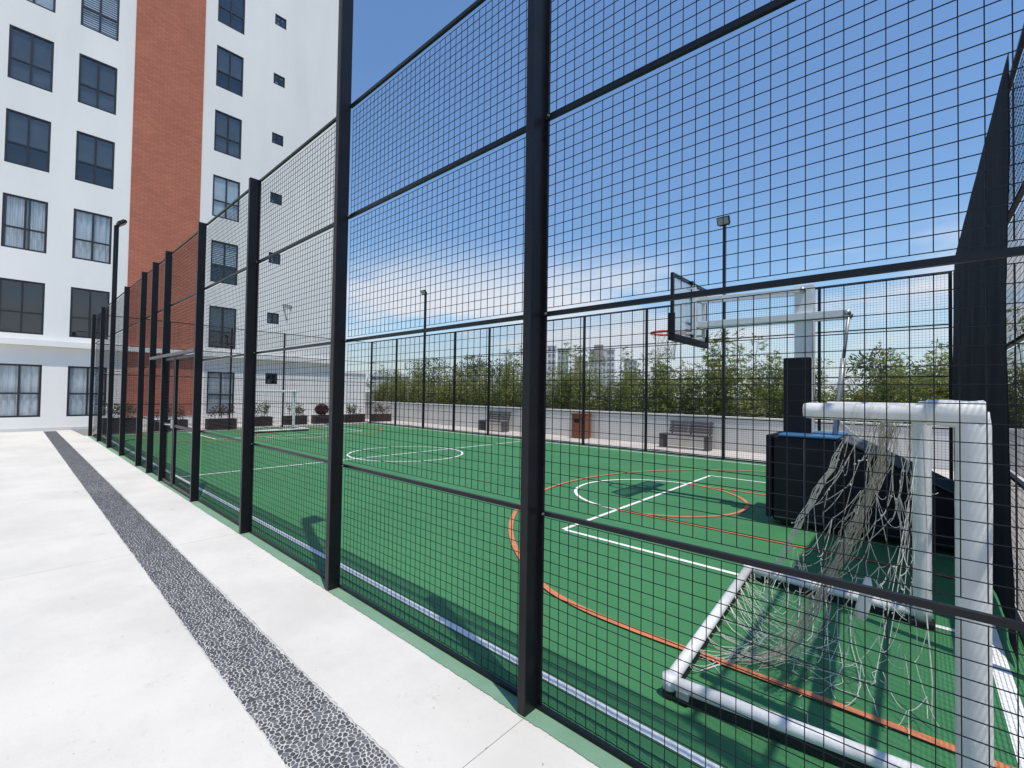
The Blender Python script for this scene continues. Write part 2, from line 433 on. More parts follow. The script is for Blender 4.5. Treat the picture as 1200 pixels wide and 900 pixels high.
# ------------------------------------------------------------------ fence dimensions (metres; camera over the origin)
FY = 1.786          # near fence plane
FAR = 11.87         # far fence plane
LX, RX = -19.62, 0.52
YC, XC = 6.77, -9.6 # court centre
Z_RAIL = [0.02, 0.967, 1.956, 2.952, 3.857]

# ------------------------------------------------------------------ ground
structure(MB().quad((-1500,-1500,-0.6),(1500,-1500,-0.6),(1500,1500,-0.6),(-1500,1500,-0.6)).build('ground', 'land'))
terrace = structure(MB().box(-40, 30, -40, 16.6, -0.8, -0.03).build('terrace', 'walk'))

def ragged_sheet(name, x0, x1, ya, yb, z, material, parent, amp_a=0.0, amp_b=0.0, step=0.03, thick=0.0, ends=0.0):
    """strip along X between y=ya and y=yb; its long edges wander"""
    mb = MB(); n = max(2, int((x1 - x0) / step)); r = random.Random(int(x0 * 100) + int(ya * 1000))
    ph = [r.uniform(0, 6.28) for _ in range(8)]
    def wob(x, amp, k):
        return amp * (0.8 * math.sin(x * 2.3 + ph[k]) + 0.45 * math.sin(x * 11 + ph[k + 1]) + 0.2 * math.sin(x * 37 + ph[k + 2]) + r.uniform(-1.1, 1.1))
    for i in range(n + 1):
        x = x0 + (x1 - x0) * i / n
        a = ya + (wob(x, amp_a, 0) if amp_a else 0); b = yb + (wob(x, amp_b, 4) if amp_b else 0)
        mb.v += [(x, a, z), (x, b, z)]
        if thick: mb.v += [(x, a, z - thick), (x, b, z - thick)]
    k = 4 if thick else 2
    for i in range(n):
        a = i * k; b = a + k
        mb.f.append((a, b, b + 1, a + 1))
        if thick: mb.f += [(a + 2, b + 2, b, a), (a + 1, b + 1, b + 3, a + 3)]
    if thick: mb.f += [(0, 1, 3, 2), (n * k + 1, n * k, n * k + 2, n * k + 3)]
    return mb.build(name, material, parent)

# plaza: cast slabs either side of the pebble strip, real joints between them
plaza = structure(MB().box(-22.9, 12, -30, FY, -0.06, -0.012).build('plaza', 'mortar'))
SY0, SY1 = 0.80, 1.13
joints = [-22.6, -17.5, -13.5, -9.45, -5.47, -1.408, 2.6, 6.6, 11]
for a, b in zip(joints[:-1], joints[1:]):
    ragged_sheet('slab', a + 0.002, b - 0.002, SY1, FY, 0.0, 'plaza', plaza, amp_a=0.004, step=0.02 if a > -10 else 0.06, thick=0.03)
    ragged_sheet('slab', a + 0.002, b - 0.002, -12.0, SY0, 0.0, 'plaza', plaza, amp_b=0.004, step=0.02 if a > -10 else 0.06, thick=0.03)

# pebble strip
strip = structure(MB().quad((-22.6, SY0 - .004, -0.0045), (4, SY0 - .004, -0.0045), (4, SY1 + .004, -0.0045), (-22.6, SY1 + .004, -0.0045)).build('pebble_strip', 'mortar'))
def clip(poly, px, py, nx, ny):
    out = []
    for i in range(len(poly)):
        a, b = poly[i], poly[(i + 1) % len(poly)]
        da = (a[0] - px) * nx + (a[1] - py) * ny; db = (b[0] - px) * nx + (b[1] - py) * ny
        if da <= 0: out.append(a)
        if (da < 0 < db) or (db < 0 < da):
            t = da / (da - db); out.append((a[0] + (b[0] - a[0]) * t, a[1] + (b[1] - a[1]) * t))
    return out
def pebbles():
    g = 0.0205
    r = random.Random(3)
    x_end, x_start = 0.6, -22.5
    cells = {}
    nx, ny = int((x_end - x_start) / g), int((SY1 - SY0) / g)
    gy = (SY1 - SY0) / ny
    for i in range(nx):
        for j in range(ny):
            if r.random() < 0.24: continue
            cells[i, j] = (x_start + (i + 0.5 + r.uniform(-.46, .46)) * g, SY0 + (j + 0.5 + r.uniform(-.44, .44)) * gy)
    res = []
    for (i, j), (px, py) in cells.items():
        poly = [(px - .03, py - .03), (px + .03, py - .03), (px + .03, py + .03), (px - .03, py + .03)]
        gap = 0.0016 + r.uniform(0, 0.0013)
        for di in (-2, -1, 0, 1, 2):
            for dj in (-2, -1, 0, 1, 2):
                q = cells.get((i + di, j + dj))
                if q is None or (di == 0 and dj == 0): continue
                dx, dy = q[0] - px, q[1] - py; L = math.hypot(dx, dy)
                if L < 1e-6: continue
                dx /= L; dy /= L
                poly = clip(poly, px + dx * (L / 2 - gap), py + dy * (L / 2 - gap), dx, dy)
                if len(poly) < 3: break
            if len(poly) < 3: break
        if len(poly) < 3: continue
        poly = clip(poly, px, SY0 + r.uniform(.007, .014), 0, -1)
        if len(poly) >= 3: poly = clip(poly, px, SY1 - r.uniform(.007, .014), 0, 1)
        if len(poly) < 3: continue
        # chamfer corners so the stones are rounded
        ch = []
        for a in range(len(poly)):
            p0, p1, p2 = poly[a - 1], poly[a], poly[(a + 1) % len(poly)]
            ch.append((p1[0] + (p0[0] - p1[0]) * .27, p1[1] + (p0[1] - p1[1]) * .27))
            ch.append((p1[0] + (p2[0] - p1[0]) * .27, p1[1] + (p2[1] - p1[1]) * .27))
        area = abs(sum(ch[k - 1][0] * ch[k][1] - ch[k][0] * ch[k - 1][1] for k in range(len(ch)))) / 2
        if area < 4e-5: continue
        res.append((ch, px, py))
    return res
def add_pebble(mb, ch, ox, oy, z, far):
    n = len(ch); b = len(mb.v)
    cx = sum(p[0] for p in ch) / n; cy = sum(p[1] for p in ch) / n
    for p in ch: mb.v.append((p[0] - ox, p[1] - oy, -0.011))
    for p in ch: mb.v.append((p[0] - ox, p[1] - oy, z - 0.0022))
    if far:
        mb.f.append(tuple(range(b + n, b + 2 * n)))
    else:
        for p in ch: mb.v.append((cx + (p[0] - cx) * .72 - ox, cy + (p[1] - cy) * .72 - oy, z))
        mb.f.append(tuple(range(b + 2 * n, b + 3 * n)))
        for k in range(n):
            k2 = (k + 1) % n; mb.f.append((b + n + k, b + n + k2, b + 2 * n + k2, b + 2 * n + k))
    for k in range(n):
        k2 = (k + 1) % n; mb.f.append((b + k, b + k2, b + n + k2, b + n + k))
allp = pebbles()
pr = random.Random(5)
near = sorted((p for p in allp if -2.35 < p[1] < -1.55), key=lambda p: -p[1])[:300]
near_ids = {id(p) for p in near}
for p in near:
    mb = MB(); add_pebble(mb, p[0], p[1], p[2], pr.uniform(-.002, .0005), False)
    o = mb.build('pebble', 'pebble', strip, smooth=True); o.location = (p[1], p[2], 0)
mb = MB()
for p in allp:
    if id(p) in near_ids: continue
    add_pebble(mb, p[0], 0, 0, pr.uniform(-.002, .0005), p[1] < -9)
ps = mb.build('pebbles', 'pebble', strip); ps['kind'] = 'stuff'

# court
court = structure(MB().box(LX, RX, FY + 0.0, FAR, -0.06, 0.004).build('court', 'court'))
ragged_sheet('kerb_paint', LX, 3.0, 1.688, FY - 0.0005, 0.004, 'kerbgreen', court, amp_a=0.003, step=0.012)
LZ = 0.008
def paint_line(name, p, q, w, material, z=LZ):
    p, q = Vector((*p, 0)), Vector((*q, 0)); t = (q - p).normalized(); a = Vector((-t.y, t.x, 0)) * w / 2
    return MB().quad(*[(v.x, v.y, z) for v in (p - a, q - a, q + a, p + a)]).build(name, material, court)
def paint_arc(name, c, r, w, a0, a1, material, z=LZ, n=48):
    mb = MB()
    for i in range(n + 1):
        a = R(a0 + (a1 - a0) * i / n)
        for rr in (r - w / 2, r + w / 2): mb.v.append((c[0] + rr * math.cos(a), c[1] + rr * math.sin(a), z))
    for i in range(n): mb.f.append((2*i, 2*i+1, 2*i+3, 2*i+2))
    return mb.build(name, material, court)
LW = 0.05
X0, X1 = -19.45, 0.36       # end lines
Y0, Y1 = 2.005, 11.55       # touch lines
paint_line('touch_line', (X0, Y0), (X1, Y0), LW, 'linewhite')
paint_line('touch_line', (X0, Y1), (X1, Y1), LW, 'linewhite')
for x in (X0 + LW / 2, X1 - LW / 2 + 0.02):
    paint_line('end_line', (x, Y0 + LW / 2), (x, Y1 - LW / 2), LW * (1.0 if x < -5 else 1.6), 'linewhite')
paint_line('halfway_line', (XC, Y0 + LW / 2), (XC, Y1 - LW / 2), LW, 'linewhite')
paint_arc('centre_circle', (XC, YC - 0.03), 1.40, LW, 0, 360, 'linewhite', LZ + .004, 72)
for s in (1, -1):
    fx = (lambda x: x) if s > 0 else (lambda x: -19.15 - x)
    ft = fx(-3.03); base = fx(0.32)
    paint_line('penalty_line', (ft, 4.29), (ft, 9.23), LW, 'linewhite')
    for y in (4.29, 9.23):
        paint_line('area_side_line', (ft + s * LW / 2, y), (base, y), LW, 'linewhite')
    a = (90, 270) if s > 0 else (-90, 90)
    paint_arc('free_throw_arc', (ft, YC + .02), 1.255, LW, a[0], a[1], 'linewhite', LZ + .004)
    b = (-90, 90) if s > 0 else (90, 270)
    paint_arc('lane_arc', (ft, YC + .02), 1.255, 0.05, b[0], b[1], 'lineorange', LZ + .004)
    for y in (YC + .02 - 1.255, YC + .02 + 1.255):
        paint_line('lane_line', (ft + s * 0.03, y), (base, y), 0.05, 'lineorange', LZ + .006)
    cx = fx(-0.25)
    half = [(-0.25 - 4.33 * math.cos(R(a)), 4.33 * math.sin(R(a))) for a in range(0, 57, 4)] + [(-2.22, 3.865), (-1.82, 3.965), (-1.40, 3.985), (-0.90, 3.965), (-0.40, 3.95), (0.32, 3.93)]
    path = [(fx(px), YC - py) for px, py in reversed(half)] + [(fx(px), YC + py) for px, py in half[1:]]
    pts = smooth_path([(px, py, 0) for px, py in path], 150)
    mb = MB()
    for k, p in enumerate(pts):
        t = (pts[min(k + 1, 150)] - pts[max(k - 1, 0)]).normalized(); a = Vector((-t.y, t.x, 0)) * .026
        mb.v += [(p.x - a.x, p.y - a.y, LZ + .009), (p.x + a.x, p.y + a.y, LZ + .009)]
    for k in range(150): mb.f.append((2*k, 2*k+2, 2*k+3, 2*k+1))
    mb.build('three_point_line', 'lineorange', court)

# far walkway and gravel corner
far_walk = structure(MB().box(-22.6, 8, FAR + 0.02, 13.9, -0.05, 0.012).build('walkway', 'walk'))
end_walk = structure(MB().box(-22.88, LX - 0.02, FY, FAR + 0.02, -0.05, -0.004).build('walkway', 'walk'))
structure(MB().box(RX + .03, 8, FY + .02, FAR, -0.05, 0.0).build('walkway', 'walk'))
structure(MB().quad((-22.85, 1.52, 0.006), (-19.8, 1.62, 0.006), (-19.8, FY, 0.006), (-22.85, FY + .4, 0.006)).build('gravel_patch', 'gravel'))

# ------------------------------------------------------------------ apartment building
XF = -22.9
TOPS = [2.31 + 2.885 * i for i in range(9)]
WH = 1.83
COLS = {'z': (-2.05, -0.98), 'a': (-0.335, 0.735), 'b': (1.385, 2.45), 'c': (5.70, 6.76)}
DCOL = (8.05, 8.57)
def wall_with_holes(y0, y1, z0, z1, holes, x, depth):
    ys = sorted({y0, y1, *[h[0] for h in holes], *[h[1] for h in holes]}); zs = sorted({z0, z1, *[h[2] for h in holes], *[h[3] for h in holes]})
    mb = MB()
    for a, b in zip(ys[:-1], ys[1:]):
        for c, d in zip(zs[:-1], zs[1:]):
            m = ((a + b) / 2, (c + d) / 2)
            if any(h[0] < m[0] < h[1] and h[2] < m[1] < h[3] for h in holes): continue
            mb.quad((x, a, c), (x, b, c), (x, b, d), (x, a, d))
    for (a, b, c, d) in holes:
        X = x - depth
        mb.quad((x, a, c), (x, a, d), (X, a, d), (X, a, c)); mb.quad((x, b, d), (x, b, c), (X, b, c), (X, b, d))
        mb.quad((x, a, d), (x, b, d), (X, b, d), (X, a, d)); mb.quad((x, b, c), (x, a, c), (X, a, c), (X, b, c))
    return mb
bld = thing('apartment_building', 'tall white apartment block with red brick band and dark four-pane windows', 'building', (0, 0, 0))
holes = []
for k, (a, b) in COLS.items():
    for t in TOPS: holes.append((a, b, t - WH, t))
for t in TOPS: holes.append((DCOL[0], DCOL[1], t + .04 - .52, t + .04))
wall_with_holes(-14, 11.19, 0, 29.5, holes, XF, 0.30).build('wall', 'stucco', bld)
MB().box(XF - 12, XF - 1.2, -14, 11.19, 0, 29.5).build('rear_block', 'stucco', bld)
mb = MB(); mb.box(XF - 1.25, XF - .002, 11.12, 11.187, 0, 29.5); mb.box(XF - 1.25, XF - .002, -13.99, -13.9, 0, 29.5); mb.box(XF - 1.25, XF - .002, -13.9, 11.12, 29.4, 29.49)
mb.build('side_wall', 'stucco', bld)
for k in range(1, 9): MB().box(XF - 1.2, XF - .31, -13.9, 11.12, 2.885 * k - .1, 2.885 * k + .1).build('floor_slab', 'interior', bld)
MB().box(XF - 1.199, XF - 1.1, -13.9, 11.12, 0, 29.4).build('interior_wall', 'interior', bld)
MB().box(XF - .02, XF + .24, -14.1, 11.25, 2.97, 3.17).build('ledge', 'stucco', bld)
MB().box(XF - .02, XF + .03, 2.95, 5.245, 3.172, 29.5).build('brick_panel', 'brick', bld)
MB().box(XF - .02, XF + .03, 2.95, 5.245, 0.42, 2.968).build('brick_panel', 'brick', bld)
MB().box(XF - .02, XF + .05, -14, 11.2, -0.05, 0.10).build('plinth', 'stuccoshade', bld)
mb = MB()
mb.tube([(XF + .03, 8.73, 5.70), (XF + .03, 9.17, 5.69)], .02, 6); mb.tube([(XF + .03, 8.75, 5.68), (XF + .03, 8.94, 5.0)], .014, 6); mb.tube([(XF + .03, 9.13, 5.68), (XF + .03, 9.10, 5.45)], .014, 6); mb.tube([(XF, 8.94, 5.0), (XF + .06, 8.94, 5.0)], .03, 6)
mb.build('wall_bracket', 'farsteel', bld)

FW = 0.06
frame_cache = {}
def win_frame_mesh(w, h, tr):
    key = (round(w, 3), round(h, 3), tr)
    if key not in frame_cache:
        mb = MB()
        mb.box(-.03, .03, 0, FW, 0, h); mb.box(-.03, .03, w - FW, w, 0, h)
        mb.box(-.028, .028, FW, w - FW, 0, FW); mb.box(-.028, .028, FW, w - FW, h - FW, h)
        mb.box(-.025, .025, w / 2 - .028, w / 2 + .028, FW, h - FW)
        if tr:
            mb.box(-.022, .022, FW, w / 2 - .028, h * tr - .028, h * tr + .028); mb.box(-.022, .022, w / 2 + .028, w - FW, h * tr - .028, h * tr + .028)
        frame_cache[key] = mb.mesh('window_frame', 'frame')
    return frame_cache[key]
pane_cache = {}
def pane_mesh(w, h):
    key = (round(w, 3), round(h, 3))
    if key not in pane_cache: pane_cache[key] = MB().box(-.004, .004, 0, w, 0, h).mesh('pane', 'glass')
    return pane_cache[key]
def curtain_mesh(w, h, seed, part=1.0):
    r = random.Random(seed); mb = MB(); n = 40
    ph = r.uniform(0, 6)
    for i in range(n + 1):
        y = w * part * i / n; d = 0.03 * math.sin(y * 34 + ph) + 0.018 * math.sin(y * 71 + ph * 2)
        mb.v += [(d * 1.5, y, 0), (d, y, h)]
    for i in range(n): mb.f.append((2*i, 2*i+2, 2*i+3, 2*i+1))
    return mb.mesh('curtain', 'curtain', True)
def window(a, b, z0, z1, style, seed, tr=0.40):
    w, h = b - a, z1 - z0
    o = link('window', win_frame_mesh(w, h, tr), bld, loc=(XF - .045, a, z0))
    pw = w / 2 - FW - .028
    rows = [(FW, h * tr - .028), (h * tr + .028, h - FW)] if tr else [(FW, h - FW)]
    for y in (FW, w / 2 + .028):
        for (r0, r1) in rows:
            link('pane', pane_mesh(pw, r1 - r0), o, loc=(-.006, y, r0))
    if style == 'curtain':
        link('curtain', curtain_mesh(w * .97, h - .06, seed), o, loc=(-.075, .015, .03)); o['label'] = 'window with white curtains drawn'
    elif style == 'parted':
        link('curtain', curtain_mesh(w * .47, h - .06, seed), o, loc=(-.075, .10, .03)); link('curtain', curtain_mesh(w * .37, h - .06, seed + 1), o, loc=(-.075, w * .62, .03)); o['label'] = 'window with white curtains parted in the middle'
    elif style == 'grey':
        MB().box(-.005, .005, .01, w - .01, .02, h - .02).build('shade_or_room_sheet', 'greyshade', o).location = (-.05, 0, 0)
    elif style == 'halfgrey':
        MB().box(-.005, .005, .01, w - .01, h * .42, h - .02).build('shade_or_room_sheet', 'greyshade', o).location = (-.05, 0, 0)
        MB().box(-.005, .005, .01, w - .01, .02, h * .41).build('shade_or_room_sheet', 'darkroom', o).location = (-.08, 0, 0)  # lower dark sheet stands for the unlit room under the shade
    elif style == 'dark':
        MB().box(-.005, .005, .01, w - .01, .02, h - .02).build('shade_or_room_sheet', 'darkroom', o).location = (-.07, 0, 0)  # dark sheet stands for an unlit room, no shade drawn
    elif style in ('blind', 'halfblind'):
        z = h - .06; zmin = .05 if style == 'blind' else h * .42
        while z > zmin:
            MB().quad((0, .03, z), (0, w - .03, z), (-.016, w - .03, z + .062), (-.016, .03, z + .062)).build('blind_slat', 'blind', o).location = (-.045, 0, 0)
            z -= 0.085
        MB().box(-.005, .005, .01, w - .01, .02, h - .02).build('shade_or_room_sheet', 'darkroom', o).location = (-.13, 0, 0)  # dark sheet behind the slats stands for the unlit room
        o['label'] = 'window with white slatted blinds'
    elif style == 'pale':
        MB().box(-.005, .005, .01, w - .01, .02, h - .02).build('shade_or_room_sheet', 'blind', o).location = (-.05, 0, 0); o['label'] = 'window with pale shade lowered'
    return o
STY = {'z': ['curtain', 'dark', 'parted', 'grey', 'grey', 'blind', 'grey', 'grey', 'grey'],
       'a': ['curtain', 'dark', 'parted', 'halfgrey', 'grey', 'pale', 'grey', 'grey', 'grey'],
       'b': ['curtain', 'dark', 'curtain', 'halfgrey', 'grey', 'blind', 'grey', 'grey', 'grey'],
       'c': ['pale', 'halfgrey', 'halfblind', 'pale', 'grey', 'halfgrey', 'dark', 'grey', 'grey']}
for k, (a, b) in COLS.items():
    for i, t in enumerate(TOPS):
        window(a, b, t - WH, t, STY[k][i], i * 10 + ord(k), 0.45 if i == 0 else 0.40)
for i, t in enumerate(TOPS):
    w = window(DCOL[0], DCOL[1], t + .04 - .52, t + .04, 'none', i, 0)
    r = random.Random(i); bx = r.uniform(.06, .2)
    MB().box(-.2, -.12, bx, bx + .1, .06, .06 + r.uniform(.1, .22)).build('bottle', 'blind', w)
annex = thing('annex_building', 'low white flat-roofed annex beside the apartment block, behind the planters', 'building', (-22.9, 12.2, 0))
mb = MB(); mb.box(-8, 0, -0.95, 1.06, 0, 2.50); mb.build('wall', 'stucco', annex)
MB().box(-8.02, .05, -0.93, 1.10, 2.502, 2.60).build('parapet', 'stucco', annex)

# ------------------------------------------------------------------ fences
WIRE = 0.0028
def wire_panel(w, h, pitch=0.0533, wire=WIRE):
    """welded mesh in the local XZ plane, starting at the origin"""
    mb = MB(); n = max(1, round(w / pitch)); m = max(1, round(h / pitch)); t = wire / 2
    for i in range(n + 1):
        x = min(max(w * i / n, t), w - t); mb.box(x - t, x + t, 0.0002, wire, 0, h)
    for j in range(m + 1):
        z = min(max(h * j / m, t), h - t); mb.box(0, w, -wire, -0.0002, z - t, z + t)
    return mb
wire_cache = {}
def wire_mesh_data(w, h, **k):
    key = (round(w, 3), round(h, 3), tuple(sorted(k.items())))
    if key not in wire_cache: wire_cache[key] = wire_panel(w, h, **k).mesh('wire_mesh', 'wire')
    return wire_cache[key]
PW, PD = 0.05, 0.095
post_me = MB().box(-PW / 2, PW / 2, -PD, 0, 0, 3.875).mesh('post', 'steel')
rail_cache = {}
def rail(parent, x0, x1, z, h=0.022, d=0.02, y=0.0):
    key = (round(x1 - x0, 3), h, d)
    if key not in rail_cache: rail_cache[key] = MB().box(0, x1 - x0, -d / 2, d / 2, -h / 2, h / 2).mesh('rail', 'steel')
    return link('rail', rail_cache[key], parent, loc=(x0, y, z))

nf = thing('mesh_fence', 'tall black wire mesh fence with slim steel posts along the white pavement', 'fence', (0, FY, 0))
NP = [2.60, 0.595, -1.43, -3.43, -5.43, -7.43, -9.43, -10.45, -11.5, -13.5, -15.44, -17.45, -19.55]
LAMP_X = (-3.43, -15.44)
GATE = (-9.43, -7.43)
for x in NP:
    if x in LAMP_X: continue
    link('post', post_me, nf, 0.004, (x, 0, 0))
    if x > -6: MB().box(x + PW / 2, x + PW / 2 + .022, -.004, .010, .02, 3.87).build('stile', 'steel', nf)
bolt_me = MB().tube([(0, -.004, 0), (0, .006, 0)], .0055, 8).mesh('bolt', 'farsteel')
for b, a in zip(NP[:-1], NP[1:]):
    x0, x1 = a + PW / 2, b - PW / 2
    gate_bay = (a, b) == GATE
    for i, z in enumerate(Z_RAIL):
        if gate_bay and i < 2: continue
        if i == 0: rail(nf, x0, x1, 0.016, 0.02, 0.022)
        elif gate_bay and i == 2: continue
        else: rail(nf, x0, x1, z)
        if x0 > -6 and i in (1, 2, 3):
            link('bolt', bolt_me, nf, loc=(x0 + .035, -.02, z)); link('bolt', bolt_me, nf, loc=(x1 - .012, -.02, z))
    for i in range(4):
        if gate_bay and i < 2: continue
        z0, z1 = Z_RAIL[i] + .034, Z_RAIL[i + 1] - .026
        if i == 0: z0 = .028
        # sheets hang on the court side of the rails and lap over them
        link('wire_mesh', wire_mesh_data(x1 - x0, z1 - z0), nf, loc=(x0, .02, z0))
# gate: two leaves under a lintel
gate = thing('gate', 'black two-leaf mesh gate with lighter lintel in the pavement-side fence', 'gate', (0, FY, 0))
MB().box(-10.43, -7.455, -.10, -.045, 2.07, 2.115).build('lintel', 'farsteel', gate)  # sunlight on the lintel put into its colour by a lighter steel
for gx0, gx1 in ((-9.40, -8.72), (-8.68, -7.46)):
    leaf = MB()
    leaf.box(gx0, gx0 + .04, -.06, -.02, .03, 2.05); leaf.box(gx1 - .04, gx1, -.06, -.02, .03, 2.05)
    leaf.box(gx0 + .04, gx1 - .04, -.058, -.022, .03, .07); leaf.box(gx0 + .04, gx1 - .04, -.058, -.022, 2.01, 2.05); leaf.box(gx0 + .04, gx1 - .04, -.058, -.022, .95, .99)
    lf = leaf.build('gate_leaf', 'steel', gate)
    link('wire_mesh', wire_mesh_data(gx1 - gx0 - .08, 1.93), lf, loc=(gx0 + .04, -.035, .075))
MB().box(-8.74, -8.66, -.085, -.06, .93, 1.06).build('lock', 'zinc', gate, bevel=.004)
MB().tube([(-8.76, -.085, .985), (-8.76, -.13, .985), (-8.86, -.13, .985)], .009, 8).build('handle', 'zinc', gate)
MB().box(-9.4, -7.5, -.02, -.012, 2.12, 2.13).build('trim', 'steel', gate)

def floodlight(loc, h, label, face):
    o = thing('floodlight_pole', label, 'floodlight', loc, 'floodlight poles around the court')
    MB().box(-PW / 2 - .004, PW / 2 + .004, -PD - .003, 0, 0, h).build('pole', 'steel', o, bevel=.004)
    hd = MB(); hd.box(-.15, .15, -.10, .10, -.035, .035)
    ho = hd.build('lamp_head', 'steel', o, bevel=.012); ho.location = (0, -PD / 2 + .10 * face, h + .09); ho.rotation_euler = (R(38 if face > 0 else -62), 0, 0)
    for k in range(7): MB().box(-.13 + k * .04, -.12 + k * .04, -.08, .08, .036, .06).build('cooling_fin', 'steel', ho)
    MB().box(-.125, .125, -.08, .08, -.042, -.036).build('lens', 'lampglass', ho)
    MB().box(-.12, .12, -PD / 2 - .02, -PD / 2 + .02, h, h + .015).build('bracket', 'steel', o)
    return o
floodlight((-3.43, FY, 0), 5.75, 'floodlight pole rising above the pavement-side fence, nearest the viewer', 1)
floodlight((-15.44, FY, 0), 5.75, 'floodlight pole on the pavement-side fence in front of the brick band', 1)
floodlight((-3.58, FAR + .04, 0), 5.85, 'floodlight pole on the far fence behind the basketball hoop', -1)
floodlight((-15.75, FAR + .04, 0), 5.75, 'floodlight pole on the far fence near the hedge and white building', -1)

ff = thing('mesh_fence', 'black wire mesh fence across the far side of the court, before the benches', 'fence', (0, FAR, 0))
FP = [0.47, -1.60, -3.58, -5.63, -7.68, -9.75, -11.83, -13.78, -15.75, -17.85, -20.0]
FZ = [0.02, 1.02, 2.01, 3.0, 3.98]
for x in FP:
    if x in (-3.58, -15.75): continue
    link('post', MB().box(-PW / 2, PW / 2, -.04, .04, 0, 3.99).mesh('post', 'steel'), ff, loc=(x, .0, 0))
for b, a in zip(FP[:-1], FP[1:]):
    x0, x1 = a + PW / 2, b - PW / 2
    for i, z in enumerate(FZ): rail(ff, x0, x1, z if i else .022, 0.024, 0.03)
    for i in range(4): link('wire_mesh', wire_mesh_data(x1 - x0, .94), ff, loc=(x0, .022, FZ[i] + .03))

def end_fence(x, label, ys, z_top, first):
    o = thing('mesh_fence', label, 'fence', (x, 0, 0))
    for y in ys[first:-1]:
        link('post', MB().box(-.04, .04, -PW / 2, PW / 2, 0, z_top + .02).mesh('post', 'steel'), o, loc=(0, y, 0))
    zs = [.02, 1.0, 1.98, 2.95, z_top]
    for a, b in zip(ys[:-1], ys[1:]):
        for i, z in enumerate(zs):
            q = link('rail', rail_cache.setdefault((round(b - a - PW, 3), 'y'), MB().box(0, b - a - PW, -.015, .015, -.012, .012).mesh('rail', 'steel')), o, loc=(0, a + PW / 2, z)); q.rotation_euler.z = R(90)
        for i in range(4):
            q = link('wire_mesh', wire_mesh_data(b - a - PW, zs[i + 1] - zs[i] - .05), o, loc=(0.02 if x > -5 else -.02, a + PW / 2, zs[i] + .03)); q.rotation_euler.z = R(90)
    return o
end_fence(LX, 'black mesh fence across the far end of the court, before the planters', [FY, 3.72, 5.65, 7.60, 9.62, FAR], 3.90, 1)
end_fence(RX, 'black mesh fence at the near end of the court carrying the black shade cloth', [FY, 3.82, 5.83, 7.85, 9.86, FAR], 3.93, 0)

# shade cloth hung on the near end fence
mb = MB(); ny, nz = 90, 40
for i in range(ny + 1):
    u = i / ny; y = 4.40 + (11.80 - 4.40) * u
    for j in range(nz + 1):
        v = j / nz; z = 0.03 + 3.86 * v
        w = (.25 + .75 * min(1, (1 - v) * 6)) * .018 * math.sin(y * 5.2 + 1.3 * math.sin(v * 5)) * (0.4 + math.sin(v * math.pi)) + .008 * min(1, (1 - v) * 5) * math.sin(y * 13 + v * 7)
        flare = -0.03 * max(0, 1 - v * 9) * max(0, 1 - u * 9)
        yy = y - (.45 * max(0, 1 - v * 6) ** 1.5) * max(0, 1 - u * 3)
        off = -.060 if y < 10.2 else -.060 + .05 * min(1, (y - 10.2) / 1.4)
        mb.v.append((off + w * .6 + flare, yy, z))
for i in range(ny):
    for j in range(nz):
        a = i * (nz + 1) + j; mb.f.append((a, a + nz + 1, a + nz + 2, a + 1))
cl = mb.build('shade_cloth', 'cloth', None, smooth=True); cl.location = (RX, 0, 0)
so = cl.modifiers.new('thickness', 'SOLIDIFY'); so.thickness = .002
cl['label'] = 'black shade cloth hanging full height on the near end fence'; cl['category'] = 'shade cloth'

# ------------------------------------------------------------------ small goals
def padded_tube(mb, p, q, r, wr=0.05, n=14, seg=26, seed=1, amp=.05):
    rr_ = random.Random(seed); p, q = Vector(p), Vector(q); base = len(mb.v)
    mb.tube([p.lerp(q, i / seg) for i in range(seg + 1)], r, n)
    ph = [rr_.uniform(0, 6) for _ in range(6)]
    for i in range(seg + 1):
        c = p.lerp(q, i / seg)
        for j in range(n):
            k = base + i * n + j; v = Vector(mb.v[k]); d = v - c; a = j / n * 6.283
            s = 1 + amp * (math.sin(a + ph[0] + i * .23) * .5 + math.sin(a * 2 + i * .41 + ph[1]) * .3 + rr_.uniform(-.18, .18))
            if i in (0, seg): s *= .9
            mb.v[k] = tuple(c + d * s)
def catenary(p, q, sag, n=8):
    p, q = Vector(p), Vector(q)
    return [p.lerp(q, i / n) - Vector((0, 0, sag * 4 * (i / n) * (1 - i / n))) for i in range(n + 1)]
GA, GB, GC, GD = Vector((-.955, 2.315, 0)), Vector((-1.085, 4.275, 0)), Vector((.022, 4.235, 0)), Vector((.155, 2.44, 0))
